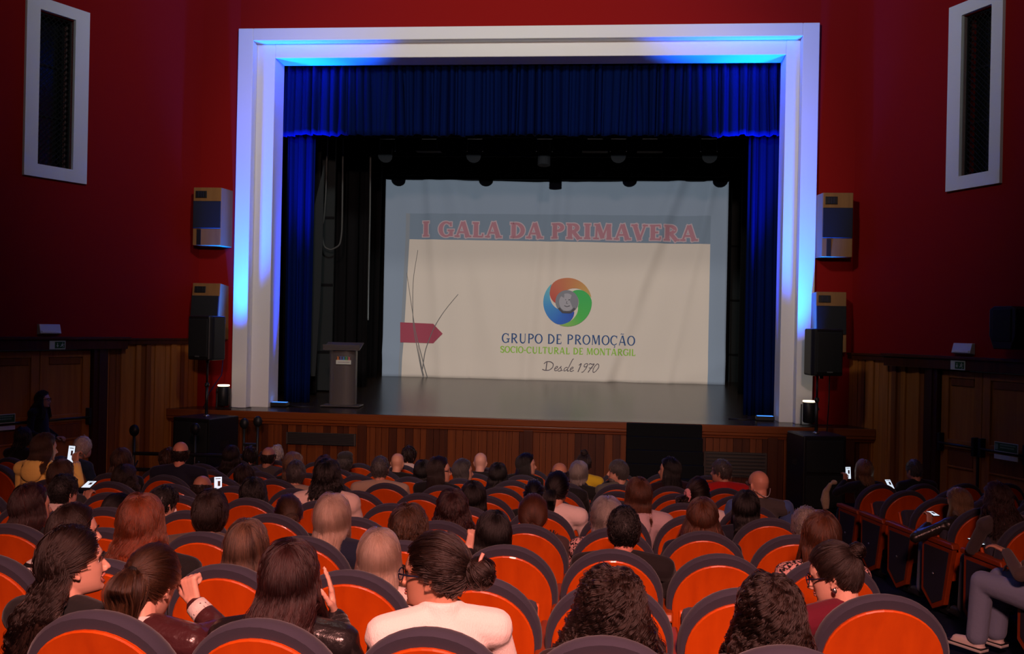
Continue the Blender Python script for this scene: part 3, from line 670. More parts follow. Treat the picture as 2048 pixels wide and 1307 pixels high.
for i, (c, hh) in enumerate((((.55, .16, .04), .07), ((.10, .12, .35), .075), ((.06, .20, .45), .07), ((.08, .30, .10), .07), ((.50, .12, .12), .065))):
    mb = MB(); x = -.06+i*.05
    mb.prism([(x-.022, .838), (x+.022, .838), (x+.010, .838+hh*.55), (x+.020, .838+hh), (x, .838+hh*.8), (x-.020, .838+hh), (x-.010, .838+hh*.55)], -.139, -.132, lambda u, v, d: (u, d, v)); mb.build('sign_figure', mat('sign figure %d' % i, c, .6, .3), sgn)
mb = MB()
for i in range(9): mb.box((-.055+i*.024, -.1405, .80), (.014, .002, .02))
mb.build('sign_lettering', mat('sign ink', (.25, .22, .24), .7, .2), sgn)

# ================================================================== LOUDSPEAKERS
def wall_speaker(x0, x1, z0, z1, tilt, side, label):
    y = 15.72; cx = (x0+x1)/2; h = z1-z0; w_ = x1-x0; dp = .46
    t = empty('wall_loudspeaker', (cx, y+.1, z0), 0, label, 'loudspeaker', None)
    R = rotm(x=tilt)
    mb = MB(); yb = dp; n = side   # body tapers to the wall
    mb.prism([(-w_/2, 0), (w_/2, 0), (w_/2+(.06 if side > 0 else 0), yb), (-w_/2-(.06 if side < 0 else 0), yb)], 0, h, lambda u, v, d: (u, v, d)); mb.xf(R, (0, 0, 0))
    mb.build('cabinet', M_spwood, t, bevel=.008)
    mb = MB(); mb.box((0, -.012, h*.53), (w_*.98, .03, h*.47)); mb.xf(R, (0, 0, 0)); mb.build('grille', M_grille, t, bevel=.008)
    mb = MB(); mb.box((-w_*.22, -.006, h*.88), (w_*.40, .02, h*.12)); mb.xf(R, (0, 0, 0)); hn = mb.build('horn_recess', M_black, t, bevel=.006)
    mb = MB()
    for q in (-.3, -.22, -.14): mb.box((w_*q, -.02, h*.88), (.012, .02, h*.09))
    mb.xf(R, (0, 0, 0)); mb.build('horn_vane', M_blackm, hn)
    mb = MB(); mb.box((-w_*.28, -.006, h*.145), (w_*.14, .02, h*.27)); mb.xf(R, (0, 0, 0)); mb.build('bass_port', M_black, t)
    mb = MB(); mb.tube([(0, dp-.05, 0.02), (0, dp+.02, -.3), (0.02, dp+.02, -.6)], .008, 5, (0, 1, 0)); mb.build('cable', M_black, t)
wall_speaker(-7.10, -6.60, 4.20, 5.20, 0.0, 1, 'wooden loudspeaker high on the red wall left of the stage')
wall_speaker(-7.13, -6.63, 2.62, 3.56, -.12, 1, 'wooden loudspeaker behind the left black stand speaker')
wall_speaker(3.50, 3.98, 4.14, 5.18, 0.0, -1, 'wooden loudspeaker high on the red wall right of the stage')
wall_speaker(3.44, 3.92, 2.60, 3.58, -.08, -1, 'wooden loudspeaker behind the right black stand speaker')
def pa_speaker(cx, y, z0, rz, label):
    t = empty('loudspeaker', (cx, y, z0), rz, label, 'loudspeaker'); h = .72
    mb = MB(); mb.prism([(-.24, -.20), (.24, -.20), (.27, -.12), (.17, .22), (-.17, .22), (-.27, -.12)], 0, h, lambda u, v, d: (u, v, d)); mb.build('cabinet', M_black, t, bevel=.025)
    mb = MB(); mb.box((0, -.20, h/2), (.44, .03, h-.10)); mb.build('grille', M_grille, t, bevel=.012)
    mb = MB(); mb.box((0, -.218, .06), (.10, .006, .02)); mb.build('badge', mat('dull metal', (.12, .12, .12), .4, .5), t)
    mb = MB(); mb.tube([(0, 0, 0), (0, 0, -.05)], .03, 10, (0, 1, 0)); mb.build('pole_socket', M_blackm, t)
pa_speaker(-6.46, 15.05, 2.26, -.45, 'black loudspeaker on a pole at the left of the stage')
pa_speaker(3.36, 15.05, 2.25, .38, 'black loudspeaker on a pole at the right of the stage')
def sub(cx, y, w_, ztop, rz, label, kid):
    h = ztop-.21; t = empty('subwoofer', (cx, y, .205), rz, label, 'loudspeaker')
    mb = MB(); mb.box((0, 0, h/2), (w_, .72, h)); mb.build('cabinet', M_black, t, bevel=.018)
    mb = MB()
    for q in (.27, .73): mb.box((0, -.365, h*q), (w_-.09, .02, h*.42))
    mb.build('grille', M_grille, t, bevel=.008)
    for s_ in (-1, 1):
        mb = MB(); mb.box((s_*(w_/2+.004), 0, h*.62), (.012, .20, .09)); mb.build('handle', M_blackm, t, bevel=.004)
    mb = MB(); mb.lathe([(.05, 0), (.05, .012), (.03, .03)], (0, 0, h), 16); mb.build('pole_mount', M_metal, t, smooth=True)
    p = empty('speaker_pole', (cx, y, ztop+.02), 0, 'thin black pole between the %s subwoofer and its loudspeaker' % kid, 'stand')
    mb = MB(); mb.tube([(0, 0, 0), (0, 0, .50)], .024, 12, (0, 1, 0)); mb.build('outer_tube', M_blackm, p, smooth=True)
    mb = MB(); mb.tube([(0, 0, .48), (0, 0, 2.24-ztop)], .017, 12, (0, 1, 0)); mb.build('inner_tube', M_blackm, p, smooth=True)
    mb = MB(); mb.lathe([(.03, 0), (.036, .02), (.036, .05), (.02, .07)], (0, 0, .46), 14); mb.tube([(0.0, -.02, .48), (.0, -.07, .48)], .012, 8); mb.build('clamp', mat('clamp', (.25, .01, .01) if kid == 'right' else (.02, .02, .02), .4, .4), p, smooth=True)
sub(-6.46, 15.05, .74, 1.34, -.30, 'wide black subwoofer cabinet on the floor at the left stage corner', 'left')
sub(3.30, 15.05, .66, 1.36, .16, 'tall black subwoofer cabinet on the floor at the right stage corner', 'right')
mb = MB(); P = [(-6.30, 15.3, 2.3), (-6.38, 15.45, 2.0), (-6.62, 15.55, 1.7), (-6.75, 15.6, 1.42)]; mb.tube(P, .008, 6, (0, 1, 0)); tag(mb.build('speaker_cable', mat('blue cable', (.02, .03, .14), .5, .4), None, smooth=True), 'thin blue cable hanging from the left black stand speaker', 'cable')
mb = MB(); P = [(3.52, 15.2, 2.25), (3.55, 15.35, 1.8), (3.54, 15.4, 1.3), (3.52, 15.5, .9)]; mb.tube(P, .009, 6, (0, 1, 0)); tag(mb.build('speaker_cable', M_black, None, smooth=True), 'thin black cable hanging behind the right speaker pole', 'cable')
# small wall speaker at the right edge of the picture
t = empty('side_loudspeaker', RW(3.42, 2.74, .03), math.radians(-62), 'black tapered loudspeaker on the red wall at the right picture edge', 'loudspeaker')
mb = MB(); mb.prism([(-.13, 0), (.13, 0), (.20, .18), (.20, .52), (.13, .56), (-.13, .56), (-.20, .52), (-.20, .18)], -.40, -.10, lambda u, v, d: (u, d, v)); mb.build('cabinet', M_black, t, bevel=.01)
mb = MB(); mb.box((0, -.405, .31), (.28, .02, .42)); mb.build('grille', M_grille, t, bevel=.01)
mb = MB(); mb.box((0, -.06, .30), (.08, .10, .08)); mb.build('bracket', M_blackm, t)
# floor washers (lit lamps) at both ends of the stage
for x, lb in ((-6.46, 'black upright floor lamp with glowing lens left of the stage opening'), (3.33, 'black upright floor lamp with glowing lens right of the stage opening')):
    t = empty('floor_washer', (x, 15.74, 1.40), 0, lb, 'stage lamp')
    mb = MB(); mb.lathe([(.075, .05), (.095, .07), (.098, .38), (.092, .385), (.09, .33)], (0, 0, 0), 28); mb.build('housing', M_black, t, smooth=True)
    mb = MB(); mb.lathe([(.070, .382), (.096, .388), (.103, .40), (.096, .412), (.070, .412)], (0, 0, 0), 28); mb.build('lens_ring', M_glow, t, smooth=True)
    mb = MB(); mb.box((-.12, 0, .18), (.012, .04, .34)); mb.box((.12, 0, .18), (.012, .04, .34)); mb.box((0, 0, .012), (.25, .10, .014)); mb.build('yoke', M_blackm, t)
    mb = MB(); mb.lathe([(.022, 0), (.022, .03)], (0, 0, 0), 12); mb.xf(rotm(y=math.pi/2), (.13*(1 if x > 0 else -1), 0, .28)); mb.build('knob', M_black, t)
    mb = MB(); mb.tube([(0, .08, .06), (.1, .14, .01), (.28, .10, .008), (.42, .20, .008)], .008, 6); mb.build('cable', M_black, t, smooth=True)
# carpeted steps up to the stage
t = empty('stage_steps', (1.005, 15.60, .2), 0, 'black carpeted steps leading up to the stage right of centre', 'stairs')
for i in range(6):
    mb = MB(); h = 1.19*(6-i)/6; mb.box((0, -.06-.13*(2*i+1)/2-.0, h/2), (1.20, .13, h)); mb.build('step', mat('black carpet', (.009, .0095, .011), .95, .05, bump=((180, 180, 180), .3, .004)), t, bevel=.012)
# low rail with round headed posts along the left front
for pts, lb in (([(-6.95, 13.6), (-6.05, 13.7), (-5.75, 13.75)], 'low black rail with round-headed posts below the left dado'), ([(XY(488, 870, 15.0), 15.0), (XY(515, 870, 15.0), 15.0), (-4.72, 15.3)], 'low black rail post beside the left subwoofer at the stage front')):
    t = empty('floor_rail', (pts[0][0], pts[0][1], .2), 0, lb, 'rail')
    for i, (a, b) in enumerate(pts[:2]):
        mb = MB(); x, y = a-pts[0][0], b-pts[0][1]; hh = 1.02 if i else .98
        mb.tube([(x, y, 0), (x, y, hh)], .022, 8, (0, 1, 0)); p = mb.build('post', M_blackm, t, smooth=True)
        mb = MB(); mb.ell((x, y, hh+.06), (.075, .06, .09)); mb.build('post_head', M_black, p, smooth=True)
        mb = MB(); mb.lathe([(.14, 0), (.14, .015), (.03, .03)], (x, y, 0), 18); mb.build('foot', M_black, p)
        mb = MB(); mb.tube([(x+.04, y-.03, .52), (x+.09, y-.05, .60)], .012, 6); mb.build('clip', M_metal, p)
    for z in (.46, .70):
        mb = MB(); mb.tube([(0, 0, z), (pts[1][0]-pts[0][0]+.9*(lb[4] == 'b' and pts[0][0] < -6), pts[1][1]-pts[0][1], z)], .028, 8); mb.build('bar', M_blackm, t)
for x, lb in ((-5.72, 'flat black floor uplight behind the left foot of the white surround'), (2.76, 'flat black floor uplight behind the right foot of the white surround')):
    t = empty('floor_uplight', (x, 16.48, 1.395), 0, lb, 'stage lamp')
    mb = MB(); mb.box((0, 0, .045), (.30, .16, .07)); mb.build('housing', M_black, t, bevel=.008)
    mb = MB(); mb.box((0, 0, .083), (.26, .12, .006)); mb.build('lens', mat('blue lens', (.02, .06, .3), .3, .5, emit=(.05, .25, 1.0), es=1.5), t)
    mb = MB(); mb.tube([(.15, .05, .02), (.35, .0, .012), (.6, .06, .012)] if x < 0 else [(-.15, .05, .02), (-.35, 0, .012), (-.6, .06, .012)], .012, 6); mb.build('cable', M_black, t, smooth=True)
# ================================================================== THEATRE SEATS
def arch_pts(hw, z0, z1, n=22, k=1.0):
    zs = z1-hw*k; P = [(hw*.93, z0), (hw*.97, z0+.10)]
    P += [(hw*math.cos(a), zs+hw*k*math.sin(a)) for a in np.linspace(0, np.pi, n)]
    return P+[(-hw*.97, z0+.10), (-hw*.93, z0)]
def bk(x, z): return .24*(.95-z)+.28*x*x          # rear face of the seat back: leans towards the row behind, gently curved
def shell(mb, rings):
    """rings: list of (half width, z0, z1, depth) closed outlines joined front to back"""
    n = None; V = []
    for hw, z0, z1, d in rings:
        P = arch_pts(hw, z0, z1); n = len(P); V += [(x, bk(x, z)+d, z) for x, z in P]
    F = [(i*n+j, i*n+(j+1) % n, (i+1)*n+(j+1) % n, (i+1)*n+j) for i in range(len(rings)-1) for j in range(n)]
    m_ = mb.n
    mb.add(V, F)
    for base, flip in ((0, 0), ((len(rings)-1)*n, 1)):    # flat caps as strips left-right
        k = n//2; mb.add([V[base+i] for i in range(n)], [((i, i+1, n-2-i, n-1-i) if not flip else (n-1-i, n-2-i, i+1, i)) for i in range(k-1)])
def make_chair(kind, end=0):
    t = empty('theatre_seat')
    mb = MB(); shell(mb, [(.228, .30, .893, 0), (.235, .295, .900, -.004), (.235, .295, .900, -.016), (.229, .30, .894, -.020)][::-1]); mb.build('back_panel', M_chairwood, t, smooth=False).data.polygons.foreach_set('use_smooth', [False]*len(mb.f))
    mb = MB(); shell(mb, [(.252, .36, .938, -.008), (.262, .35, .950, .004), (.264, .345, .952, .040), (.256, .35, .944, .072), (.236, .37, .922, .092), (.19, .42, .87, .102)]); mb.build('back_cushion', M_cush, t, smooth=True)
    ang = 0 if kind == 'down' else math.radians(66); R = rotm(x=ang); piv = np.array((0, .20, .36))
    mb = MB(); mb.box((0, .22, .045), (.46, .43, .085)); mb.xf(R, piv); mb.build('seat_cushion', M_cush, t, smooth=False, bevel=.03)
    mb = MB(); mb.box((0, .215, -.012), (.47, .43, .025)); mb.xf(R, piv); mb.build('seat_shell', M_chairwood, t, bevel=.008)
    for s_ in ((-1,) if end != 1 else (-1, 1)):
        x = s_*.268
        if (end == -1 and s_ == -1) or (end == 1 and s_ == 1):
            poly = [(.02, .595), (.47, .595), (.47, .15), (.30, .02), (.13, .10), (.06, .42)]; c = np.array([.27, .36])
            mb = MB(); mb.prism(poly, x-.022, x+.022, lambda u, v, d: (d, u, v)); pn = mb.build('end_panel', M_chairedge, t, bevel=.006)
            q = [tuple(c+(np.array(p)-c)*np.array((.80, .86))) for p in poly]
            xx = x+s_*.022
            mb = MB(); mb.prism(q, min(xx, xx+s_*.006), max(xx, xx+s_*.006), lambda u, v, d: (d, u, v)); mb.build('felt_inset', M_inset, pn, bevel=.003)
            mb = MB(); mb.ell((xx+s_*.006, .29, .33), (.006, .013, .013), nu=10, nv=6); mb.build('bolt', M_metal, pn, smooth=True)
        else:
            mb = MB(); mb.prism([(.10, .57), (.40, .57), (.36, .0), (.16, .0)], x-.016, x+.016, lambda u, v, d: (d, u, v)); mb.build('side_support', M_black, t)
        mb = MB(); mb.prism([(.0, .60), (.50, .60), (.505, .625), (.49, .645), (.02, .645)], x-.036, x+.036, lambda u, v, d: (d, u, v)); mb.build('armrest', M_chairedge, t, bevel=.010)
    mb = MB(); mb.box((-.2, .26, .02), (.05, .30, .03)); mb.box((.2, .26, .02), (.05, .30, .03)); mb.box((-.2, .24, .17), (.035, .06, .30)); mb.box((.2, .24, .17), (.035, .06, .30)); mb.build('seat_base', M_black, t)
    return t
_proto = {}; _used = set()
def chair(kind, end, loc, rz, label, group):
    k = (kind, end)
    if k not in _proto: _proto[k] = make_chair(kind, end)
    o = _proto[k] if k not in _used else copy_tree(_proto[k])
    _used.add(k); o.location = loc; o.rotation_euler = (0, 0, rz)
    return tag(o, label, 'theatre seat', group)
ORD = ['nearest', 'second nearest', 'third nearest', 'fourth nearest', 'fifth nearest', 'sixth nearest', 'seventh nearest', 'eighth nearest', 'ninth nearest', 'farthest']
CNT = ['aisle end seat', 'second', 'third', 'fourth', 'fifth', 'sixth', 'seventh', 'eighth', 'ninth', 'tenth', 'eleventh', 'twelfth', 'thirteenth']
def rowY(r): return 2.85+.98*r
def colX(r, k): return .027+.022*(rowY(r)-2.85)+.54*k
def make_seats(occ):
    for r in range(10):
        Y = rowY(r)
        for k in range(-9, 3):
            if r == 0 and (k > 1 or k < -4): continue
            x = colX(r, k); px, _ = proj((x, Y, floor_z(Y)+.9))
            if px < -110: continue
            w_ = ('%s from the right aisle' % CNT[2-k]) if k < 2 else 'at the right aisle'
            lb = 'orange wood-backed seat, %s centre-block row, %s' % (ORD[r], w_)
            chair('down' if (r, k) in occ else 'up', 1 if k == 2 else (-1 if k == -9 else 0), (x, Y, floor_z(Y)), 0.0, lb, 'seats of the centre block')
    th = math.radians(14); c, s = math.cos(th), math.sin(th)
    for i, Y in enumerate((6.44, 7.42, 8.40, 9.42, 10.40, 11.40)):
        for j in range(5 - (i == 0)*3 - (i == 1)*2 - (i == 2)):
            x, y = 3.26+.54*j*c, Y+.54*j*s
            if i == 0 and j > 1: continue
            lb = 'wood-backed seat, %s right-block row, %s' % (ORD[i], 'at the aisle with side panel' if j == 0 else CNT[j]+' from the aisle')
            chair('down' if ('R', i, j) in occ else 'up', -1 if j == 0 else 0, (x, y, floor_z(Y)), th, lb, 'seats of the right block')
    for i, (x, y, lb) in enumerate(((-6.30, 9.35, 'dark wood-backed seat of the left block holding the man in the blue jacket'), (-6.98, 10.6, 'dark wood-backed seat at the left picture edge, nearer of two'), (-7.55, 11.7, 'dark wood-backed seat at the left picture edge, farther of two'))):
        chair('down' if i == 0 else 'up', 1, (x, y, floor_z(y)), -th, lb, 'seats of the left block')
# ================================================================== PEOPLE
def skinmat(c): return mat('skin %d %d %d' % tuple(int(v*100) for v in c), c, 0.5, 0.35)
SK1 = (.60, .33, .24); SK2 = (.50, .255, .175); SK3 = (.42, .20, .125); SKD = (.36, .16, .095)
def hairmat(c1, c2):
    return attr_mat('hair %s' % '_'.join('%03d' % int(v*1000) for v in (*c1, *c2)), 'hv', .45, .28, (c1, c2))
HC = dict(dark=((.010, .006, .005), (.034, .018, .013)), black=((.005, .004, .004), (.016, .012, .012)), brown=((.030, .014, .008), (.085, .040, .020)), auburn=((.045, .014, .007), (.12, .040, .016)), red=((.10, .020, .008), (.24, .060, .022)),
          darkred=((.014, .006, .006), (.050, .018, .016)), blonde=((.22, .11, .048), (.50, .29, .15)), dblonde=((.11, .058, .028), (.26, .15, .075)), grey=((.10, .085, .075), (.27, .235, .21)), greyb=((.17, .105, .07), (.44, .31, .235)), dgrey=((.030, .027, .026), (.11, .10, .095)), white=((.34, .30, .27), (.58, .53, .49)), streak=((.016, .008, .006), (.32, .17, .10)))
def smooth01(t): t = np.clip(t, 0, 1); return t*t*(3-2*t)

def head_mesh(mb, R, E, S, nose=1.0, jaw=1.0, smile=0, open_mouth=0, n=36):
    tb = np.array([(-.114,.018,.078,.040),(-.108,.030,.087,.018),(-.098,.040,.091,-.005),(-.082,.050,.092,-.030),(-.062,.0575,.091,-.052),(-.03,.065,.089,-.077),(0,.071,.087,-.091),(.03,.0745,.091,-.098),(.06,.069,.080,-.092),(.082,.058,.064,-.078),(.100,.041,.043,-.056),(.110,.022,.018,-.030),(.113,.008,.002,-.014)])
    zs = np.concatenate([np.linspace(-.114, .1, 26), np.linspace(.104, .113, 4)])
    w_ = np.interp(zs, tb[:, 0], tb[:, 1]); f = np.interp(zs, tb[:, 0], tb[:, 2]); b = np.interp(zs, tb[:, 0], tb[:, 3])
    w_ = np.where(zs < -.04, w_*jaw, w_)
    ph = np.linspace(0, 2*np.pi, n, endpoint=False); V = []
    for z, ww, ff, bb in zip(zs, w_, f, b):
        sn, cs = np.sin(ph), np.cos(ph); mid = min(0.0, (ff+bb)/2) if ff > .03 else (ff+bb)/2
        x = ww*np.sign(sn)*np.abs(sn)**.88; y = np.where(cs > 0, mid+(ff-mid)*cs**.9 if False else mid+(ff-mid)*np.sign(cs)*np.abs(cs)**.85, mid+(mid-bb)*cs)
        fr = np.clip(cs, 0, 1)
        y = y-.011*np.exp(-((np.abs(x)-.032)/.013)**2-((z-.002)/.012)**2)*fr      # eye sockets
        y = y+.004*np.exp(-((np.abs(x)-.045)/.016)**2-((z+.030)/.018)**2)*fr      # cheeks
        y = y+.005*np.exp(-(x/.03)**2-((z-.022)/.012)**2)*fr                       # brow
        y = y-.005*np.exp(-(x/.024)**2-((z+.083)/.008)**2)*fr                      # dent over chin
        if open_mouth: y = y-.022*np.exp(-(x/.024)**4-((z+.068)/.011)**2)*fr
        V.append(np.stack([x, y, np.full(n, z)], 1))
    V = np.concatenate(V); k = len(zs)
    F = [(i*n+j, i*n+(j+1) % n, (i+1)*n+(j+1) % n, (i+1)*n+j) for i in range(k-1) for j in range(n)]+[tuple(range(n-1, -1, -1)), tuple(range((k-1)*n, k*n))]
    h = MB(); h.add(V, F)
    h.cap((0, .086, .004), (0, .109, -.035), .007*nose, .0105*nose, 10); h.ell((-.011, .097, -.041), (.008, .010, .007), nu=10, nv=6); h.ell((.011, .097, -.041), (.008, .010, .007), nu=10, nv=6)
    for s_ in (-1, 1):
        h.ell((s_*.073, -.008, -.012), (.007, .018, .031), rotm(x=-.15, z=s_*.35), nu=12, nv=8); h.ell((s_*.079, -.013, -.004), (.005, .013, .020), rotm(x=-.15, z=s_*.45), nu=12, nv=8); h.ell((s_*.073, .0, -.038), (.006, .009, .009), nu=10, nv=6)
        h.cap((s_*.012, .088, .021), (s_*.045, .076, .023), .006, .005, 8)
        h.ell((s_*.032, .0660, .0085), (.0165, .0115, .0066), nu=12, nv=8); h.ell((s_*.032, .0650, -.0095), (.015, .0105, .0052), nu=12, nv=8)
    if not open_mouth:
        h.cap((-.022, .083, -.060+.006*smile), (0, .092, -.0605), .004, .0055, 8); h.cap((.022, .083, -.060+.006*smile), (0, .092, -.0605), .004, .0055, 8)
        h.cap((-.019, .083, -.069+.006*smile), (0, .091, -.0705), .004, .0065, 8); h.cap((.019, .083, -.069+.006*smile), (0, .091, -.0705), .004, .0065, 8)
    h.ell((0, .080, -.099), (.020, .014, .014), nu=12, nv=8)
    h.v = [v*S for v in h.v]; h.xf(R, E)
    for v in h.v: pass
    off = mb.n
    for v in h.v: mb.v.append(v)
    for a in h.at: mb.at.append(a)
    mb.f += [tuple(i+off for i in f_) for f_ in h.f]; mb.mi += h.mi; mb.n += h.n

def hand(mb, wrist, d, nrm, side, curl=.5, spread=1.0, S=1.0, curls=None):
    """wrist point, d = direction along the palm, nrm = back of hand; side +1 when thumb lies towards cross(d,nrm)"""
    d = np.asarray(d, float); d /= np.linalg.norm(d); nrm = np.asarray(nrm, float); nrm -= d*(nrm@d); nrm /= np.linalg.norm(nrm); lat = np.cross(d, nrm)*side
    w_ = np.asarray(wrist, float)
    for q in (-.024, -.009, .007, .022): mb.cap(w_+lat*q*.75+d*.010, w_+lat*q+d*.082*S, .013, .0115, 8)
    for i, (q, L_, k) in enumerate(((.030, .072, 0), (.010, .080, 1), (-.010, .074, 2), (-.029, .058, 3))):
        p = w_+lat*q*S+d*.084*S; a = 0.0; r = .0092; dd = d*math.cos(.10*spread*(1.3-k))+lat*math.sin(.10*spread*(1.3-k))
        for seg, fr in enumerate((.45, .32, .23)):
            a += (curls[i] if curls else curl)*(1.0, 1.15, .8)[seg]; v = dd*math.cos(a)-nrm*math.sin(a); q2 = p+v*L_*fr*S; mb.cap(p, q2, r, r*.92, 8); p = q2; r *= .92
    p = w_+lat*.022+d*.022; v = d*.62+lat*.70-nrm*.25; v /= np.linalg.norm(v)
    for L_, r, tw in ((.042, .0135, 0), (.032, .0105, .45), (.026, .0095, .35)):
        v = v+d*tw*.6-lat*tw*.4-nrm*tw*.35; v /= np.linalg.norm(v); q2 = p+v*L_*S; mb.cap(p, q2, r, r*.92, 8); p = q2

def limb(mb, pts, rs, n=12):
    for a, b, ra, rb in zip(pts[:-1], pts[1:], rs[:-1], rs[1:]): mb.cap(a, b, ra, rb, n)

class Body: pass
def curve(P, n):
    P = np.asarray(P, float); t = np.linspace(0, len(P)-1, n); Q = np.stack([np.interp(t, np.arange(len(P)), P[:, i]) for i in range(P.shape[1])], 1)
    for _ in range(2): Q[1:-1] = (Q[:-2]+2*Q[1:-1]+Q[2:])/4
    return Q

# ---- hair: paths over the scalp, then falling; each lock becomes a thin tapered tube
HL = np.array([(-.12, -.085), (-.07, -.078), (-.035, -.060), (-.022, -.030), (.0, -.012), (.022, -.010), (.045, .020), (.060, .048), (.072, .066), (.10, .078)])
def scalp0(p): return p[:, 2] > np.interp(p[:, 1], HL[:, 0], HL[:, 1])
def seat_clamp(P, y0):
    """hair lies in front of the upholstery of the seat it hangs against"""
    z = P[..., 2]; lim = .24*(.95-z)+.112+y0; w_ = np.clip((1.0-z)/.06, 0, 1)
    P[..., 1] = np.where(P[..., 1] < lim, P[..., 1]+(lim-P[..., 1])*w_, P[..., 1])
    return P
def locks_to_mesh(mb, P, r, ref, n, at, flat=.55):
    """P (N,M,3), r (N,M)"""
    N, Mn = P.shape[:2]
    T = np.gradient(P, axis=1); T /= np.linalg.norm(T, axis=2, keepdims=True)+1e-12
    O = P-ref[:, None] if ref.ndim == 2 else P-ref
    A = np.cross(T, O); A /= np.linalg.norm(A, axis=2, keepdims=True)+1e-9; B = np.cross(A, T)
    ang = np.linspace(0, 2*np.pi, n, endpoint=False)
    V = P[:, :, None]+A[:, :, None]*(np.cos(ang)[None, None, :, None]*r[:, :, None, None])+B[:, :, None]*(np.sin(ang)[None, None, :, None]*r[:, :, None, None]*flat)
    base = (np.arange(N)*Mn*n)[:, None, None]; i = np.arange(Mn-1)[None, :, None]*n; j = np.arange(n)[None, None, :]; j2 = (j+1) % n
    F = np.stack([base+i+j, base+i+j2, base+i+n+j2, base+i+n+j], -1).reshape(-1, 4)
    mb.add(V.reshape(-1, 3), F.tolist(), 0, np.repeat(at, Mn*n))
def emit(mb, P, r, ref, at, rng, q, cr, mult, flat=.5, prof=None, taper=(1.3, 1.0, .45), fix=None):
    """guides P (N,M,3): a solid lock along each guide and, on people near enough to show it, fine strands around it"""
    N, Mn = P.shape[:2]; prof = np.ones(Mn) if prof is None else prof
    refv = np.broadcast_to(np.asarray(ref, float), (N, 3)) if np.ndim(ref) == 1 else ref
    T = np.gradient(P, axis=1); T /= np.linalg.norm(T, axis=2, keepdims=True)+1e-9; O = P-refv[:, None]; O = O/(np.linalg.norm(O, axis=2, keepdims=True)+1e-9)
    A = np.cross(T, O); A /= np.linalg.norm(A, axis=2, keepdims=True)+1e-9; B = np.cross(A, T)
    inn = P-O*(.003 if q else 0.0)
    if fix is not None: inn = fix(inn)
    locks_to_mesh(mb, inn, r*prof[None]*rng.uniform(.75, 1.3, (N, 1)), refv, 4 if q else 3, at, flat)
    if mult:
        w_ = cr*np.interp(np.linspace(0, 1, Mn), [0, .45, 1], taper)[None, None, :, None]
        ra = rng.normal(0, .62, (N, mult, 1, 1)); rb = rng.normal(.12, .42, (N, mult, 1, 1)); wob = rng.normal(0, .22, (N, mult, 1, 1))*np.sin(np.linspace(0, 1, Mn)[None, None, :, None]*rng.uniform(3, 9, (N, mult, 1, 1))+rng.uniform(0, 6, (N, mult, 1, 1)))
        Q = (P[:, None]+A[:, None]*(ra+wob)*w_+B[:, None]*(rb+wob*.5)*w_).reshape(N*mult, Mn, 3)
        if fix is not None: Q = fix(Q)
        mb.strands.append((Q, np.clip(np.repeat(at, mult)*.7+rng.uniform(0, .38, N*mult), 0, 1), (.0024, .0015, .00105)[q]))
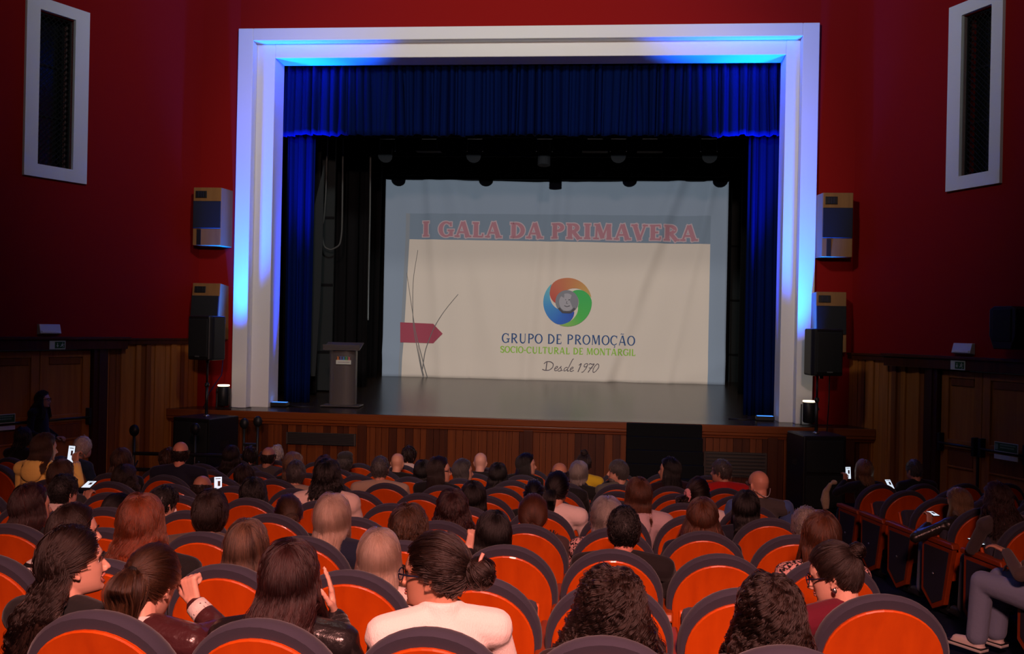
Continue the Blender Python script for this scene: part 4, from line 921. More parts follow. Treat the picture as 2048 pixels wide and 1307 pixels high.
def hair_build(style, q, R, E, S, rng, shoulder, y0=None, L=.25, vol=0.0, wave=0.0, wl=.08, flare=.15, tie=None, part=0.0, fringe=False, tuck=0.0, rec=0.0):
    scalp = lambda p: scalp0(p-np.array([0, rec*.8, rec]))
    """returns the hair in body space. q = 0 far, 1 middle, 2 near"""
    clamp = (lambda P: P) if y0 is None else (lambda P: seat_clamp(P, y0))
    mb = MB(); mb.strands = []; Rt = R
    c0 = np.array([0, -.006, .006]); rad = np.array([.0790, .0985, .1130])
    N = (90, 240, 460)[q]; lr = (.0110, .0078, .0062)[q]; mult = (4, 8, 16)[q]; CR = (.012, .0105, .0085)[q]
    nt = math.radians(-22); RT = rotm(x=-nt)          # crown lies a little to the back
    def surf(th, az, k):
        d = np.stack([np.sin(th)*np.sin(az), np.sin(th)*np.cos(az), np.cos(th)], -1)@RT.T
        return c0+d*rad*k[..., None]
    toB = lambda p: (p*S)@Rt.T+E
    def scalp_dirs(N, cond=None):
        p = np.zeros((0, 3))
        while len(p) < N:
            d = rng.normal(size=(N*2, 3)); d /= np.linalg.norm(d, axis=1, keepdims=True); s_ = c0+d*rad*1.02; ok = scalp(s_)
            if cond is not None: ok &= cond(s_)
            p = np.concatenate([p, d[ok]])
        return p[:N]
    # close cap under the locks, trimmed along the hairline
    if style != 'bald':
        nT, nA = (16, 30) if q == 0 else (26, 56); az = np.linspace(0, 2*np.pi, nA, endpoint=False); tt = np.linspace(.02, 2.35, 90)
        full = surf(tt[:, None]*np.ones((1, nA)), az[None]*np.ones((90, 1)), np.full((90, nA), 1.03)); ok = scalp(full.reshape(-1, 3)-np.array([0, 0, .008])).reshape(90, nA)
        thm = np.array([tt[max(3, np.argmin(ok[:, j])-1 if not ok[:, j].all() else 89)] for j in range(nA)]); thm = (np.roll(thm, 1)+2*thm+np.roll(thm, -1))/4
        G = surf(np.linspace(.02, 1, nT)[:, None]*thm[None], az[None]*np.ones((nT, 1)), (1.04+vol*.45)+(0-.025-vol*.45)*np.linspace(0, 1, nT)[:, None]**6*np.ones((1, nA)))
        F = [(i*nA+j, (i+1)*nA+j, (i+1)*nA+(j+1) % nA, i*nA+(j+1) % nA) for i in range(nT-1) for j in range(nA)]+[tuple(range(nA-1, -1, -1))]
        mb.add(toB(G.reshape(-1, 3)), F, 0, .22)
    else:             # fringe of a balding head: a close band from ear to ear round the back
        nT, nA = 10, 40; az = np.linspace(1.35, 2*np.pi-1.35, nA); tt = np.linspace(.9, 2.35, 90)
        full = surf(tt[:, None]*np.ones((1, nA)), az[None]*np.ones((90, 1)), np.full((90, nA), 1.02)); ok = scalp(full.reshape(-1, 3)).reshape(90, nA); zz = full[..., 2]
        t1 = np.array([tt[max(3, np.argmin(ok[:, j])-1 if not ok[:, j].all() else 89)] for j in range(nA)]); t0 = np.array([tt[np.argmin(np.abs(zz[:, j]-.034))] for j in range(nA)])
        u = np.linspace(0, 1, nT)[:, None]; G = surf(t0[None]+(np.maximum(t1, t0+.15)-t0)[None]*u, az[None]*np.ones((nT, 1)), 1.0+.035*np.sin(np.pi*np.clip(u*.9+.08, 0, 1))**.5*np.ones((1, nA)))
        mb.add(toB(G.reshape(-1, 3)), [(i*nA+j, (i+1)*nA+j, (i+1)*nA+j+1, i*nA+j+1) for i in range(nT-1) for j in range(nA-1)], 0, .3)
    if style in ('short', 'bald', 'crop'):
        d = scalp_dirs(N*2 if style != 'bald' else N, (lambda s_: (s_[:, 2] < .035) & (s_[:, 1] < .03) & (s_[:, 2] > -.066)) if style == 'bald' else None); N = len(d)
        M_ = 6; t = np.linspace(0, 1, M_)[None, :, None]
        cr = np.array([0, -.35, .93]); tang = -(cr-d*(d@cr)[:, None]); tang /= np.linalg.norm(tang, axis=1, keepdims=True)+1e-6
        tang = tang+rng.normal(0, .35, tang.shape); Ls = (.055 if style == 'short' else .030 if style == 'crop' else .016)*(L/.25)*rng.uniform(.6, 1.2, N)[:, None, None]
        dirp = d[:, None]+tang[:, None]*t*Ls/.1; dirp /= np.linalg.norm(dirp, axis=2, keepdims=True)
        P = c0+dirp*rad*(1.025+(vol+.05 if style == 'short' else .010)*np.sqrt(t)+rng.uniform(0, .03, N)[:, None, None]*t)
        emit(mb, toB(P.reshape(-1, 3)).reshape(P.shape), lr*S*(.9 if style != 'bald' else .35), E, rng.uniform(.02, .7, N), rng, q, CR, mult//2, .4, np.array([.7, 1, 1, .9, .6, .15])); return mb
    if style in ('bun', 'pony'):
        tie = np.array(tie if tie is not None else (0, -.115, .03)); td = (tie-c0)/rad; tl = np.linalg.norm(td); td /= tl
        d = scalp_dirs(N); M_ = 12; t = np.linspace(0, 1, M_)[None, :, None]
        ang = np.arccos(np.clip(d@td, -1, 1))[:, None, None]; sl = (np.sin((1-t)*ang)*d[:, None]+np.sin(t*ang)*td)/(np.sin(ang)+1e-6)
        k = 1.035+(tl-1.0)*smooth01(t*1.2-.2)*.9+rng.uniform(0, .02+vol, N)[:, None, None]*np.sin(np.pi*t)+.02*np.sin(np.pi*t)
        P = c0+sl*rad*k
        if wave: P = P+rng.normal(0, 1, (N, 1, 3))*wave*.3*np.sin(t*14+rng.uniform(0, 6, (N, 1, 1)))
        emit(mb, toB(P.reshape(-1, 3)).reshape(P.shape), lr*S, E, rng.uniform(0, .7, N), rng, q, CR, mult, .4, np.linspace(1, .75, M_), (.9, 1.0, .55))
        tb = toB(tie[None])[0]; od = (R@np.array(td*rad)); od /= np.linalg.norm(od)
        if style == 'bun':
            br = .036*(L/.25); bc = tb+od*br*.75
            mb.ell(bc, (br*.9,)*3, nu=14, nv=9)
            K = (26, 60, 110)[q]; M_ = 16; s0 = rng.normal(size=(K, 3)); ax = od[None]*1.0+rng.normal(0, .45, (K, 3)); ax /= np.linalg.norm(ax, axis=1, keepdims=True)
            u = np.cross(ax, s0); u /= np.linalg.norm(u, axis=1, keepdims=True); v = np.cross(ax, u); a = np.linspace(0, 4.6, M_)[None, :, None]+rng.uniform(0, 6, (K, 1, 1))
            P = bc+(u[:, None]*np.cos(a)+v[:, None]*np.sin(a))*br*rng.uniform(.75, 1.12, (K, 1, 1))+ax[:, None]*rng.uniform(-.5, .8, (K, 1, 1))*br*.6
            emit(mb, P, lr*.8*S, bc, rng.uniform(.1, .7, K), rng, q, CR*.7, mult, .5)
        else:
            K = (40, 90, 170)[q]; M_ = 18; t = np.linspace(0, 1, M_)[None, :, None]
            s0 = rng.normal(0, 1, (K, 1, 3))
            dirx = od*np.array([1, 1, .4]); down = np.array([0, 0, -1.0])
            P = tb+od*.01+dirx*.050*np.sin(np.clip(t*2.2, 0, 1)*np.pi/2)+down*L*rng.uniform(.75, 1.05, (K, 1, 1))*np.clip(t-.08, 0, 1)**1.25+s0*np.array([1, 1, .35])*(.006+(.012+vol*.3)*np.sin(np.clip(t*1.15, 0, 1)*np.pi)**.8)+s0[:, :, ::-1]*wave*np.sin(t*9)
            P = clamp(P)
            emit(mb, P, lr*.8*S, tb+down*.1-od*.1, rng.uniform(0, .7, K), rng, q, CR*.8, mult, .5, np.interp(np.linspace(0, 1, M_), [0, .7, 1], [.9, 1.1, .15]), (.8, 1.1, .7), clamp)
        return mb
    # long / bob / curly: over the scalp then falling
    if style == 'curly': N = (90, 260, 330)[q]; mult = (4, 8, 24)[q]
    a0 = rng.uniform(-np.pi, np.pi, N); th0 = np.abs(rng.uniform(-.25, 1.0, N)); front = np.abs(a0) < 1.25
    if style == 'curly': th0 = rng.uniform(0, 1.5, N)
    sg = np.where(a0-part >= 0, 1.0, -1.0)
    a1 = np.where(front, sg*(rng.uniform(1.35, 1.85, N)+tuck), a0+rng.normal(0, .06, N)+0.0)
    if tuck: a1 = np.where(np.abs(a0) < 2.0, sg*rng.uniform(1.95, 2.4, N), a0)
    thr = np.where(front, rng.uniform(1.40, 1.62, N), rng.uniform(1.42, 1.68, N)) if style not in ('curly', 'bob') else np.where(front, rng.uniform(1.45, 1.7, N), rng.uniform(1.55, 1.95, N)) if style == 'bob' else rng.uniform(1.35, 1.8, N)
    th0 = np.minimum(th0, thr-.3)
    Ms = (6, 9, 12)[q]; Md = ((5, 9, 15)[q] if style != 'curly' else 30) if L > .1 else 5
    t = np.linspace(0, 1, Ms)[None]; az = a0[:, None]+(a1-a0)[:, None]*smooth01(t*(1.5+1.2*tuck)); th = th0[:, None]+(thr-th0)[:, None]*t
    lay = rng.uniform(0, 1, N)
    k = 1.045+vol*(.35+.65*lay[:, None])*smooth01(t*2.0+.2)+.05*lay[:, None]*np.sin(np.pi*np.clip(t, 0, 1))
    P1 = surf(th, az, k); P1 = toB(P1.reshape(-1, 3)).reshape(N, Ms, 3)
    end = P1[:, -1]; tn = P1[:, -1]-P1[:, -2]; tn /= np.linalg.norm(tn, axis=1, keepdims=True)+1e-9
    LL = L*(rng.uniform(.72, 1.08, N)); s_ = np.linspace(0, 1, Md+1)[None, 1:, None]
    out = end-E; out[:, 2] = 0; out /= np.linalg.norm(out, axis=1, keepdims=True)+1e-9
    bl = np.exp(-s_*LL[:, None, None]/.05)
    step = LL[:, None, None]*np.diff(np.concatenate([[0], s_[0, :, 0]]))[None, :, None]
    dirs = np.array([0, 0, -1.0])*(1-bl*.6)+tn[:, None]*bl*.6+out[:, None]*flare*(rng.uniform(.4, 1.2, N)[:, None, None])*(1 if style != 'bob' else (1-1.9*s_))
    P2 = end[:, None]+np.cumsum(dirs*step, axis=1)
    P = np.concatenate([P1, P2], 1); Mt = Ms+Md
    sh = np.asarray(shoulder)
    def fall(P):       # falling hair lies on the back or the chest, in front of the upholstery
        P = P.copy(); Q = P.reshape(-1, 3); rx, ry = .21, .125
        w_ = smooth01(np.clip((sh[2]+.10-Q[:, 2])/.15, 0, 1)); dxn = np.clip((Q[:, 0]-sh[0])/rx, -.999, .999); dyb = ry*np.sqrt(1-dxn**2); sgy = np.where(Q[:, 1] > sh[1]+.03, 1.0, -1.0)
        e = np.abs(Q[:, 1]-sh[1])/dyb; push = (Q[:, 2] < sh[2]+.10) & (e < 1) & (np.abs(Q[:, 0]-sh[0]) < rx); ty = sh[1]+sgy*dyb
        Q[push, 1] += ((ty-Q[:, 1])*w_)[push]
        return clamp(Q.reshape(P.shape))
    P = fall(P)
    if wave:
        sl = np.cumsum(np.linalg.norm(np.diff(P, axis=1, prepend=P[:, :1]), axis=2), 1)[..., None]; ph = rng.uniform(0, 6.28, (N, 1, 1))
        T = np.gradient(P, axis=1); T /= np.linalg.norm(T, axis=2, keepdims=True)+1e-9; O = P-E; A = np.cross(T, O); A /= np.linalg.norm(A, axis=2, keepdims=True)+1e-9; B = np.cross(A, T)
        am = wave*np.clip(sl/(.16 if style != 'curly' else .05), 0, 1)*rng.uniform(.5, 1.2, (N, 1, 1)); wv = wl*rng.uniform(.8, 1.25, (N, 1, 1))
        P = P+A*am*np.sin(sl/wv*6.283+ph)+B*am*.8*np.cos(sl/wv*6.283+ph)
    if tuck:          # hair combed from the hairline back over the top of the ear
        d = scalp_dirs(N//2, lambda s_: s_[:, 1] > -.02); n2 = len(d); sgn = np.where(d[:, 0] >= 0, 1.0, -1.0)
        td = np.stack([sgn*.80, np.full(n2, -.62), np.full(n2, -.10)], 1); td /= np.linalg.norm(td, axis=1, keepdims=True); t = np.linspace(0, 1, 12)[None, :, None]
        ang = np.arccos(np.clip((d*td).sum(1), -1, 1))[:, None, None]; slp = (np.sin((1-t)*ang)*d[:, None]+np.sin(t*ang)*td[:, None])/(np.sin(ang)+1e-6)
        P2 = c0+slp*rad*(1.045+rng.uniform(0, .03, n2)[:, None, None]+.03*t)
        emit(mb, toB(P2.reshape(-1, 3)).reshape(P2.shape), lr*S*.9, E, rng.uniform(0, .7, n2), rng, q, CR, mult, .4)
    bins = np.linspace(-np.pi, np.pi, 70); cl = np.interp(a0, bins, rng.uniform(0, 1, 70))
    emit(mb, P, lr*S*(1 if style != 'curly' else .75), E, np.clip(cl*.55+rng.uniform(0, .3, N), 0, 1), rng, q, CR*(1 if style != 'curly' else .95), mult, .45, np.interp(np.linspace(0, 1, Mt), [0, .15, .8, 1], [.7, 1, .95, .12]), (1.4, 1.0, .7) if style != 'curly' else (1.3, 1.0, .9), clamp)
    return mb
def strand_mat(c1, c2):
    nm = 'strands %s' % '_'.join('%03d' % int(v*1000) for v in (*c1, *c2))
    if nm in _mats: return _mats[nm]
    m_ = D.materials.new(nm); m_.use_nodes = True; nt = m_.node_tree; nt.nodes.remove(nt.nodes['Principled BSDF'])
    h = nt.nodes.new('ShaderNodeBsdfHairPrincipled'); a = nt.nodes.new('ShaderNodeAttribute'); a.attribute_name = 'hv'; cr = nt.nodes.new('ShaderNodeValToRGB'); e = cr.color_ramp.elements
    h.model = 'CHIANG'; h.parametrization = 'COLOR'; h.inputs['Roughness'].default_value = .40; h.inputs['IOR'].default_value = 1.42; h.inputs['Radial Roughness'].default_value = .45
    lf = min(1.0, .42+2.2*c2[1]); e[0].color = (*[v*lf for v in c1], 1); e[1].color = (*[v*min(1.0, lf+.1) for v in c2], 1); nt.links.new(a.outputs['Fac'], cr.inputs[0]); nt.links.new(cr.outputs[0], h.inputs['Color']); nt.links.new(h.outputs[0], nt.nodes['Material Output'].inputs[0])
    _mats[nm] = m_
    return m_
def add_strands(parent, strands, m_, pw=1.0):
    hc = D.hair_curves.new('hair_strands'); sizes = []; pos = []; rr = []; hv = []
    for Q, at, r in strands:
        n, M_ = Q.shape[:2]; sizes += [M_]*n; pos.append(Q.reshape(-1, 3)); rr.append(np.tile(r*np.interp(np.linspace(0, 1, M_), [0, .7, 1], [1, .9, .25]), n)); hv.append(at**pw)
    hc.add_curves(sizes); hc.materials.append(m_)
    hc.attributes['position'].data.foreach_set('vector', np.concatenate(pos).astype('f').ravel())
    ra = hc.attributes.get('radius') or hc.attributes.new('radius', 'FLOAT', 'POINT'); ra.data.foreach_set('value', np.concatenate(rr).astype('f'))
    ha = hc.attributes.new('hv', 'FLOAT', 'CURVE'); ha.data.foreach_set('value', np.concatenate(hv).astype('f'))
    o = D.objects.new('hair_strands', hc); COL.objects.link(o); o.parent = parent; o['kind'] = 'stuff'
    return o

_legs = {}
def shared(name, m_, parent, key, maker, remesh=.012):
    if key not in _legs: o = maker().build(name, m_, parent, True, 0, remesh, 3); _legs[key] = o; return o
    o = _legs[key].copy(); COL.objects.link(o); o.parent = parent; o.name = name
    if o.data.materials[0] != m_:
        o.material_slots[0].link = 'OBJECT'; o.material_slots[0].material = m_
    return o
HIP = np.array([(.09, 0, .45), (.105, .44, .49), (.11, .47, .10)])
def leg_pts(s_): return HIP*np.array([s_, 1, 1])
def mk_trousers():
    mb = MB(); mb.ell((0, .0, .46), (.175, .15, .11))
    for s_ in (-1, 1): limb(mb, leg_pts(s_), [.100, .080, .072], 12)
    return mb
def mk_shoe(s_):
    mb = MB(); mb.cap((s_*.11, .46, .05), (s_*.12, .62, .035), .044, .038, 12); mb.cap((s_*.11, .46, .10), (s_*.11, .46, .05), .045, .045, 12); mb.box((s_*.116, .54, .012), (.085, .27, .024)); return mb

CLOTH = {}
def clothmat(c, rough=.85, kind=''):
    nm = 'cloth %s %s' % ('_'.join('%03d' % int(v*1000) for v in c), kind)
    if kind == 'leather': return mat(nm, c, .28, .5, bump=((28, 28, 28), .5, .01))
    if kind == 'knit': return mat(nm, c, .95, .1, sheen=.2, bump=((260, 260, 90), .6, .004))
    if kind == 'fur': return mat(nm, c, .98, .05, sheen=.4, bump=((150, 150, 150), 1.0, .012))
    if kind == 'floral': return mat(nm, (.012, .010, .012), .9, .1, noise=((70, 70, 70), (.55, .30, .28), .06))
    if kind == 'stripe':
        if nm in _mats: return _mats[nm]
        m_ = mat(nm, c, .9, .1); nt = m_.node_tree; tc = nt.nodes.new('ShaderNodeTexCoord'); wv = nt.nodes.new('ShaderNodeTexWave'); cr = nt.nodes.new('ShaderNodeValToRGB'); wv.bands_direction = 'Z'; wv.inputs['Scale'].default_value = 11; wv.inputs['Distortion'].default_value = 1.2
        cr.color_ramp.interpolation = 'CONSTANT'; cr.color_ramp.elements[0].color = (.012, .011, .012, 1); cr.color_ramp.elements[1].color = (.62, .58, .55, 1); cr.color_ramp.elements[1].position = .5
        nt.links.new(tc.outputs['Object'], wv.inputs[0]); nt.links.new(wv.outputs['Fac'], cr.inputs[0]); nt.links.new(cr.outputs[0], nt.nodes['Principled BSDF'].inputs['Base Color']); return m_
    return mat(nm, c, rough, .15, sheen=.1, bump=((35, 35, 35), .25, .012))
OCC = set()
def person(label, row, px, ptop, yaw=0, pitch=0, roll=0, hair='long', hc='dark', top=(.012, .012, .013), tk='', q=0, skin=SK2, hs=None, Y=None, rz=0.0, seat=None, S=1.0, bias=None, arms=None, collar=0, hood=None, trousers=(.02, .022, .03), male=False, glasses=None, eyes=False, mouth=None, dy=.27, extra=None, pel=None, stand=False, curlh=.55, group=None):
    hs = dict(hs or {}); Yr = rowY(row) if Y is None else Y
    if male and hair in ('crop', 'short'): hs.setdefault('rec', .014)
    Yh = Yr+dy; ht = .022+hs.get('vol', 0)*.08 if hair not in ('none', 'bald') else .004
    zt_ = float(atY(px, ptop, Yh)[2]); Ez = zt_-.113*S-ht; pe = proj((float(atY(px, ptop, Yh)[0]), Yh, Ez))
    Ew = np.array([float(atY(px, pe[1], Yh)[0]), Yh, Ez])
    fl = floor_z(Yr)
    if pel is None:
        if seat is None and Y is None:
            k = int(round((Ew[0]-colX(row, 0))/.54)); k = max(-9, min(2, k)); k += (bias or 0); OCC.add((row, k)); xs = colX(row, k); xp = xs+.35*np.clip(Ew[0]-xs, -.4, .4)
        elif seat is not None:
            OCC.add(seat[0]); xp = seat[1]
        else: xp = Ew[0]
        yp = Yr+.27
    else: xp, yp = pel
    root = empty('person', (xp, yp, fl), rz, label, 'person', group)
    Rz = rotm(z=rz)
    toL = lambda p: (np.asarray(p, float)-np.array([xp, yp, fl]))@Rz       # world -> body
    E = toL(Ew)
    R = rotm(z=math.radians(yaw)-rz)@rotm(x=math.radians(pitch))@rotm(y=math.radians(roll))
    rng = np.random.default_rng(abs(hash(label)) % 10**6 if False else sum(ord(c)*(i+7) for i, c in enumerate(label)) % 10**6)
    nk = E+R@np.array([0, -.030, -.085])*S
    B = nk+np.array([-(nk[0])*.12, -.012-.10*max(0, nk[1]-.05), -.052*S])
    if stand: P0 = np.array([B[0]*.6, 0, B[2]-.50])
    else: P0 = np.array([0, .0, .46])
    sw = (.212 if male else .182)*S*(1.06 if tk in ('puffer', 'coat', 'leather') else 1.0); gx = 1.10 if male else 1.0
    dvec = B-P0; mid1 = P0+dvec*.35+np.array([0, -.02, 0]); mid2 = P0+dvec*.68+np.array([0, -.012, 0])
    lean = np.array([1, 0, 0])
    shc = B+np.array([0, -.005, -.040])
    yawb = math.radians(max(-30, min(30, yaw*.25))); ax = np.array([math.cos(yawb), math.sin(yawb), 0])
    SHL, SHR = shc-ax*sw, shc+ax*sw
    def torso(mb, g, top_):
        P = curve([P0+np.array([0, 0, -.04]), P0+dvec*.12, mid1, mid2, shc+np.array([0, 0, -.02]), B+np.array([0, 0, .012])], 16)
        rr = curve([(.150, .120), (.158, .118), (.128*gx, .098), (.150*gx, .108), (.130*gx, .085), (.060, .058)], 16)+g
        mb.tube(P, rr, 20, (0, 1, 0) if True else None)
        for s_ in (SHL, SHR): mb.cap(shc+(s_-shc)*.25+np.array([0, 0, .012]), s_+np.array([0, 0, -.012]), .058*S+g, .055*S+g, 12)
    # default arms: hands on the lap
    A = {}
    for s_, nm2, sh in ((-1, 'L', SHL), (1, 'R', SHR)):
        if stand: A[nm2] = [sh, sh+np.array([s_*.06, -.02, -.28]), sh+np.array([s_*-.03, .16, -.40]), np.array([-s_*.35, .9, .0])]
        else: A[nm2] = [sh, np.array([sh[0]+s_*.055, max(.02, sh[1]+.08), .66]), np.array([s_*.10+sh[0]*.2, .30, .615]), np.array([-s_*.35, .9, -.12])]
    if arms:
        for nm2, sp in arms.items():
            A[nm2] = [A[nm2][0], toL(sp[0]), toL(sp[1])]+[(np.asarray(v, float))@Rz for v in sp[2:]]
    vox = .0046 if eyes else (.012, .0095, .0066)[q]
    body = MB(); torso(body, -.012, True)
    body.cap(B+np.array([0, .0, -.03]), nk+R@np.array([0, -.004, .03]), .056*S, .050*S, 14)
    head_mesh(body, R, E, S, jaw=1.08 if male else 1.0, open_mouth=1 if mouth == 'open' else 0, smile=1 if mouth else 0)
    for s_, nm2 in ((-1, 'L'), (1, 'R')):
        a = A[nm2]; limb(body, a[:3], [.042, .036, .025], 10)
        hd = np.asarray(a[3], float); nr = a[4] if len(a) > 4 else np.array([0, 0, 1.0]) if abs(hd[2])/np.linalg.norm(hd) < .8 else np.array([-s_*.3, -1, 0])
        cr = None
        if isinstance(curlh, dict): ch = curlh.get(nm2, .55)
        else: ch = curlh
        hand(body, a[2], hd, nr, -s_, ch, S=S)
    if stand: lp = [np.array([(s_*.09+P0[0], 0, P0[2]-.02), (s_*.10+P0[0]*.5, .02, .50), (s_*.10, -.02, .09)]) for s_ in (-1, 1)]
    else: lp = [leg_pts(s_) for s_ in (-1, 1)]
    for s_, l_ in zip((-1, 1), lp): limb(body, l_, [.075, .055, .040], 10); body.cap(l_[2]+np.array([0, .02, -.05]), l_[2]+np.array([0, .13, -.06]), .034, .028, 8)
    ob = body.build('body', skinmat(skin), root, True, 0, vox, 3)
    # clothing
    g = .014 if tk != 'puffer' else .03
    mb = MB(); torso(mb, g, True)
    if male or tk in ('leather', 'puffer', 'coat'): pass
    sl = (.052, .047, .038) if tk != 'puffer' else (.066, .060, .048)
    for nm2 in 'LR':
        a = A[nm2]; wr = a[2]-(a[2]-a[1])/np.linalg.norm(a[2]-a[1])*.018; limb(mb, [a[0], a[1], wr], [s*S*(1.1 if male else 1) for s in sl], 12)
    if collar: mb.tube([B+np.array([0, 0, -.03]), (B+nk)/2+np.array([0, 0, .012*collar])], np.array([.074+.004*collar, .068]), 18, (0, 1, 0))
    if hood is not None:
        for a_ in np.linspace(-1.9, 1.9, 9): c = B+np.array([math.sin(a_)*.085, -math.cos(a_)*.085-.015, .005-.03*abs(a_)/1.9*0]); mb.ell(c, (.045, .042, .038), nu=10, nv=7)
        mb.ell(B+np.array([0, -.115, -.06]), (.10, .04, .09), nu=14, nv=9)
    gname = {'leather': 'leather_jacket', 'knit': 'sweater', 'puffer': 'jacket', 'coat': 'coat'}.get(tk, 'hoodie' if hood is not None else 'shirt')
    cm = clothmat(top, .85, tk)
    mb.build(gname, cm, root, True, 0, (.014, .012, .008)[q], 3)
    tr = clothmat(trousers, .85, '')
    if stand:
        mb = MB(); mb.ell(P0, (.16, .115, .12)); [limb(mb, l_, [.09, .068, .052], 12) for l_ in lp]; mb.build('trousers', tr, root, True, 0, .012, 3)
        for s_, l_ in zip((-1, 1), lp): mb = MB(); mb.cap(l_[2]+np.array([0, 0, -.04]), l_[2]+np.array([0, .15, -.052]), .046, .036, 12); mb.build('shoe', M_black, root, True, 0, .01, 2)
    else:
        shared('trousers', tr, root, 'tr', mk_trousers)
        for s_ in (-1, 1): shared('shoe', mat('shoe dark', (.02, .018, .018), .5, .3) if extra != 'white_shoes' else mat('shoe canvas', (.72, .62, .58), .8, .1), root, 'sh%d' % s_, lambda: mk_shoe(s_), .010)
    # hair
    if hair != 'none':
        h = hair_build(hair, q, R, E, S, rng, B+np.array([0, -.01, 0]), y0=None if stand else Yr-yp, **hs)
        if hc == 'streak': h.at = [a_**2.6 for a_ in h.at]
        ho = h.build('hair', hairmat(*HC[hc]), root, smooth=True)
        if h.strands: add_strands(ho, h.strands, strand_mat(*HC[hc]), 2.2 if hc == 'streak' else 1.0)
    hp = lambda p: E+R@(np.array(p)*S)
    if eyes:
        for s_ in (-1, 1):
            mb = MB(); mb.ell((0, 0, 0), (.0125,)*3, nu=16, nv=10); mb.xf(R*S, hp((s_*.032, .0635, .000))); e = mb.build('eye', mat('eye white', (.75, .70, .66), .2, .5), root, smooth=True)
            mb = MB(); mb.ell((0, .0095, 0), (.006, .0042, .006), nu=12, nv=8); mb.xf(R*S, hp((s_*.032, .0635, .000))); mb.build('iris', mat('iris brown', (.02, .01, .006), .15, .6), e, smooth=True)
            mb = MB(); mb.tube([hp((s_*.014, .094, .021)), hp((s_*.028, .094, .0265)), hp((s_*.042, .087, .025)), hp((s_*.050, .079, .020))], np.array([.0035, .004, .0032, .0015])*S, 6, R@np.array([0, 1, 0])); mb.build('eyebrow', hairmat(*HC['dark' if hc not in ('grey', 'dgrey') else 'dgrey']), root, smooth=True)
            mb = MB(); mb.tube([hp((s_*.020, .0765, .004)), hp((s_*.031, .0795, .0075)), hp((s_*.043, .0745, .004))], np.array([.0018, .0028, .0016])*S, 6, R@np.array([0, 1, 0])); mb.build('eyelash', M_black, root, smooth=True)
        ml = mat('lips', (.44, .15, .12), .35, .45)
        if mouth == 'open':
            mb = MB(); mb.tube([hp((x, .094-18*x*x, -.056-4*abs(x)*abs(x)+.0)) for x in np.linspace(-.026, .026, 9)], np.array([.002, .004, .005, .0055, .0048, .0055, .005, .004, .002])*S, 8, R@np.array([0, 1, 0])); mb.build('upper_lip', ml, root, smooth=True)
            mb = MB(); mb.tube([hp((x, .090-20*x*x, -.083+34*x*x)) for x in np.linspace(-.026, .026, 9)], np.array([.002, .004, .0055, .0065, .0065, .0065, .0055, .004, .002])*S, 8, R@np.array([0, 1, 0])); mb.build('lower_lip', ml, root, smooth=True)
            mb = MB(); mb.tube([hp((x, .088-20*x*x, -.0625)) for x in np.linspace(-.021, .021, 9)], np.array([.004]*9)*S, 6, R@np.array([0, 1, 0])); mb.build('teeth', mat('teeth', (.8, .74, .66), .25, .5), root, smooth=True)
            mb = MB(); mb.ell((0, 0, 0), (.016, .010, .006), nu=12, nv=8); mb.xf(R*S, hp((0, .074, -.077))); mb.build('tongue', mat('tongue', (.45, .10, .10), .35, .4), root, smooth=True)
        else:
            for dz in (-.0605, -.0705):
                mb = MB(); mb.tube([hp((x, .0945-19*x*x, dz+9*x*x*(1 if mouth else .2))) for x in np.linspace(-.022, .022, 9)], np.array([.0012, .003, .0042, .0048, .0044, .0048, .0042, .003, .0012])*S*(1 if dz > -.065 else 1.15), 8, R@np.array([0, 1, 0])); mb.build('lip', ml, root, smooth=True)
    if glasses:
        mb = MB(); rm = .0022*S
        for s_ in (-1, 1):
            mb.tube([hp((s_*.033+.025*math.cos(a), .101-.006*abs(math.cos(a)) if False else .100, .0+.020*math.sin(a))) for a in np.linspace(0, 2*np.pi, 20)], rm, 6, R@np.array([0, 1, 0])); mb.tube([hp((s_*.058, .099, .006)), hp((s_*.076, .06, .006)), hp((s_*.080, .0, .003)), hp((s_*.079, -.018, -.012))], np.array([.0028, .0032, .003, .002])*S, 6, (0, 0, 1))
        mb.tube([hp((-.009, .1, .006)), hp((.0, .104, .008)), hp((.009, .1, .006))], rm, 6, (0, 0, 1))
        gl = mb.build('glasses', mat('glasses frame', glasses, .25, .5), root, smooth=True)
        for s_ in (-1, 1):
            mb = MB(); mb.add([hp((s_*.033+.024*math.cos(a), .100, .019*math.sin(a))) for a in np.linspace(0, 2*np.pi, 18, endpoint=False)], [tuple(range(18))]); mb.build('lens', mat('spectacle lens', (.5, .45, .5), .05, .8, alpha=.12), gl)
    root_info = Body(); root_info.root = root; root_info.hp = hp; root_info.E = E; root_info.R = R; root_info.B = B; root_info.toL = toL; root_info.A = A; root_info.body = ob; root_info.nk = nk; root_info.S = S
    root_info.w = lambda p: Rz@np.asarray(p, float)+np.array([xp, yp, fl])
    return root_info
def phone(px, py, Y, tilt, rz, label, w_=.072, h=.15):
    c = atY(px, py, Y); t = empty('smartphone', c, 0, label, 'phone'); R = rotm(z=rz)@rotm(x=tilt)
    mb = MB(); mb.box((0, 0, 0), (w_, .009, h)); mb.xf(R, (0, 0, 0)); mb.build('case', M_black, t, bevel=.003)
    mb = MB(); mb.box((0, -.0052, 0), (w_-.006, .0012, h-.008)); mb.xf(R, (0, 0, 0)); s_ = mb.build('screen', M_screenlit, t)
    mb = MB(); mb.box((.008, -.0062, .012), (.022, .0008, .045)); mb.box((.0, -.0062, .055), (.045, .0008, .006)); mb.xf(R, (0, 0, 0)); mb.build('screen_picture', mat('phone picture', (.12, .06, .06), .3, .4), s_)
    return t
# ================================================================== THE AUDIENCE (row counted from the camera)
LONG = dict(L=.26, flare=.12, vol=.02)
W = lambda px, py, Y: atY(px, py, Y)
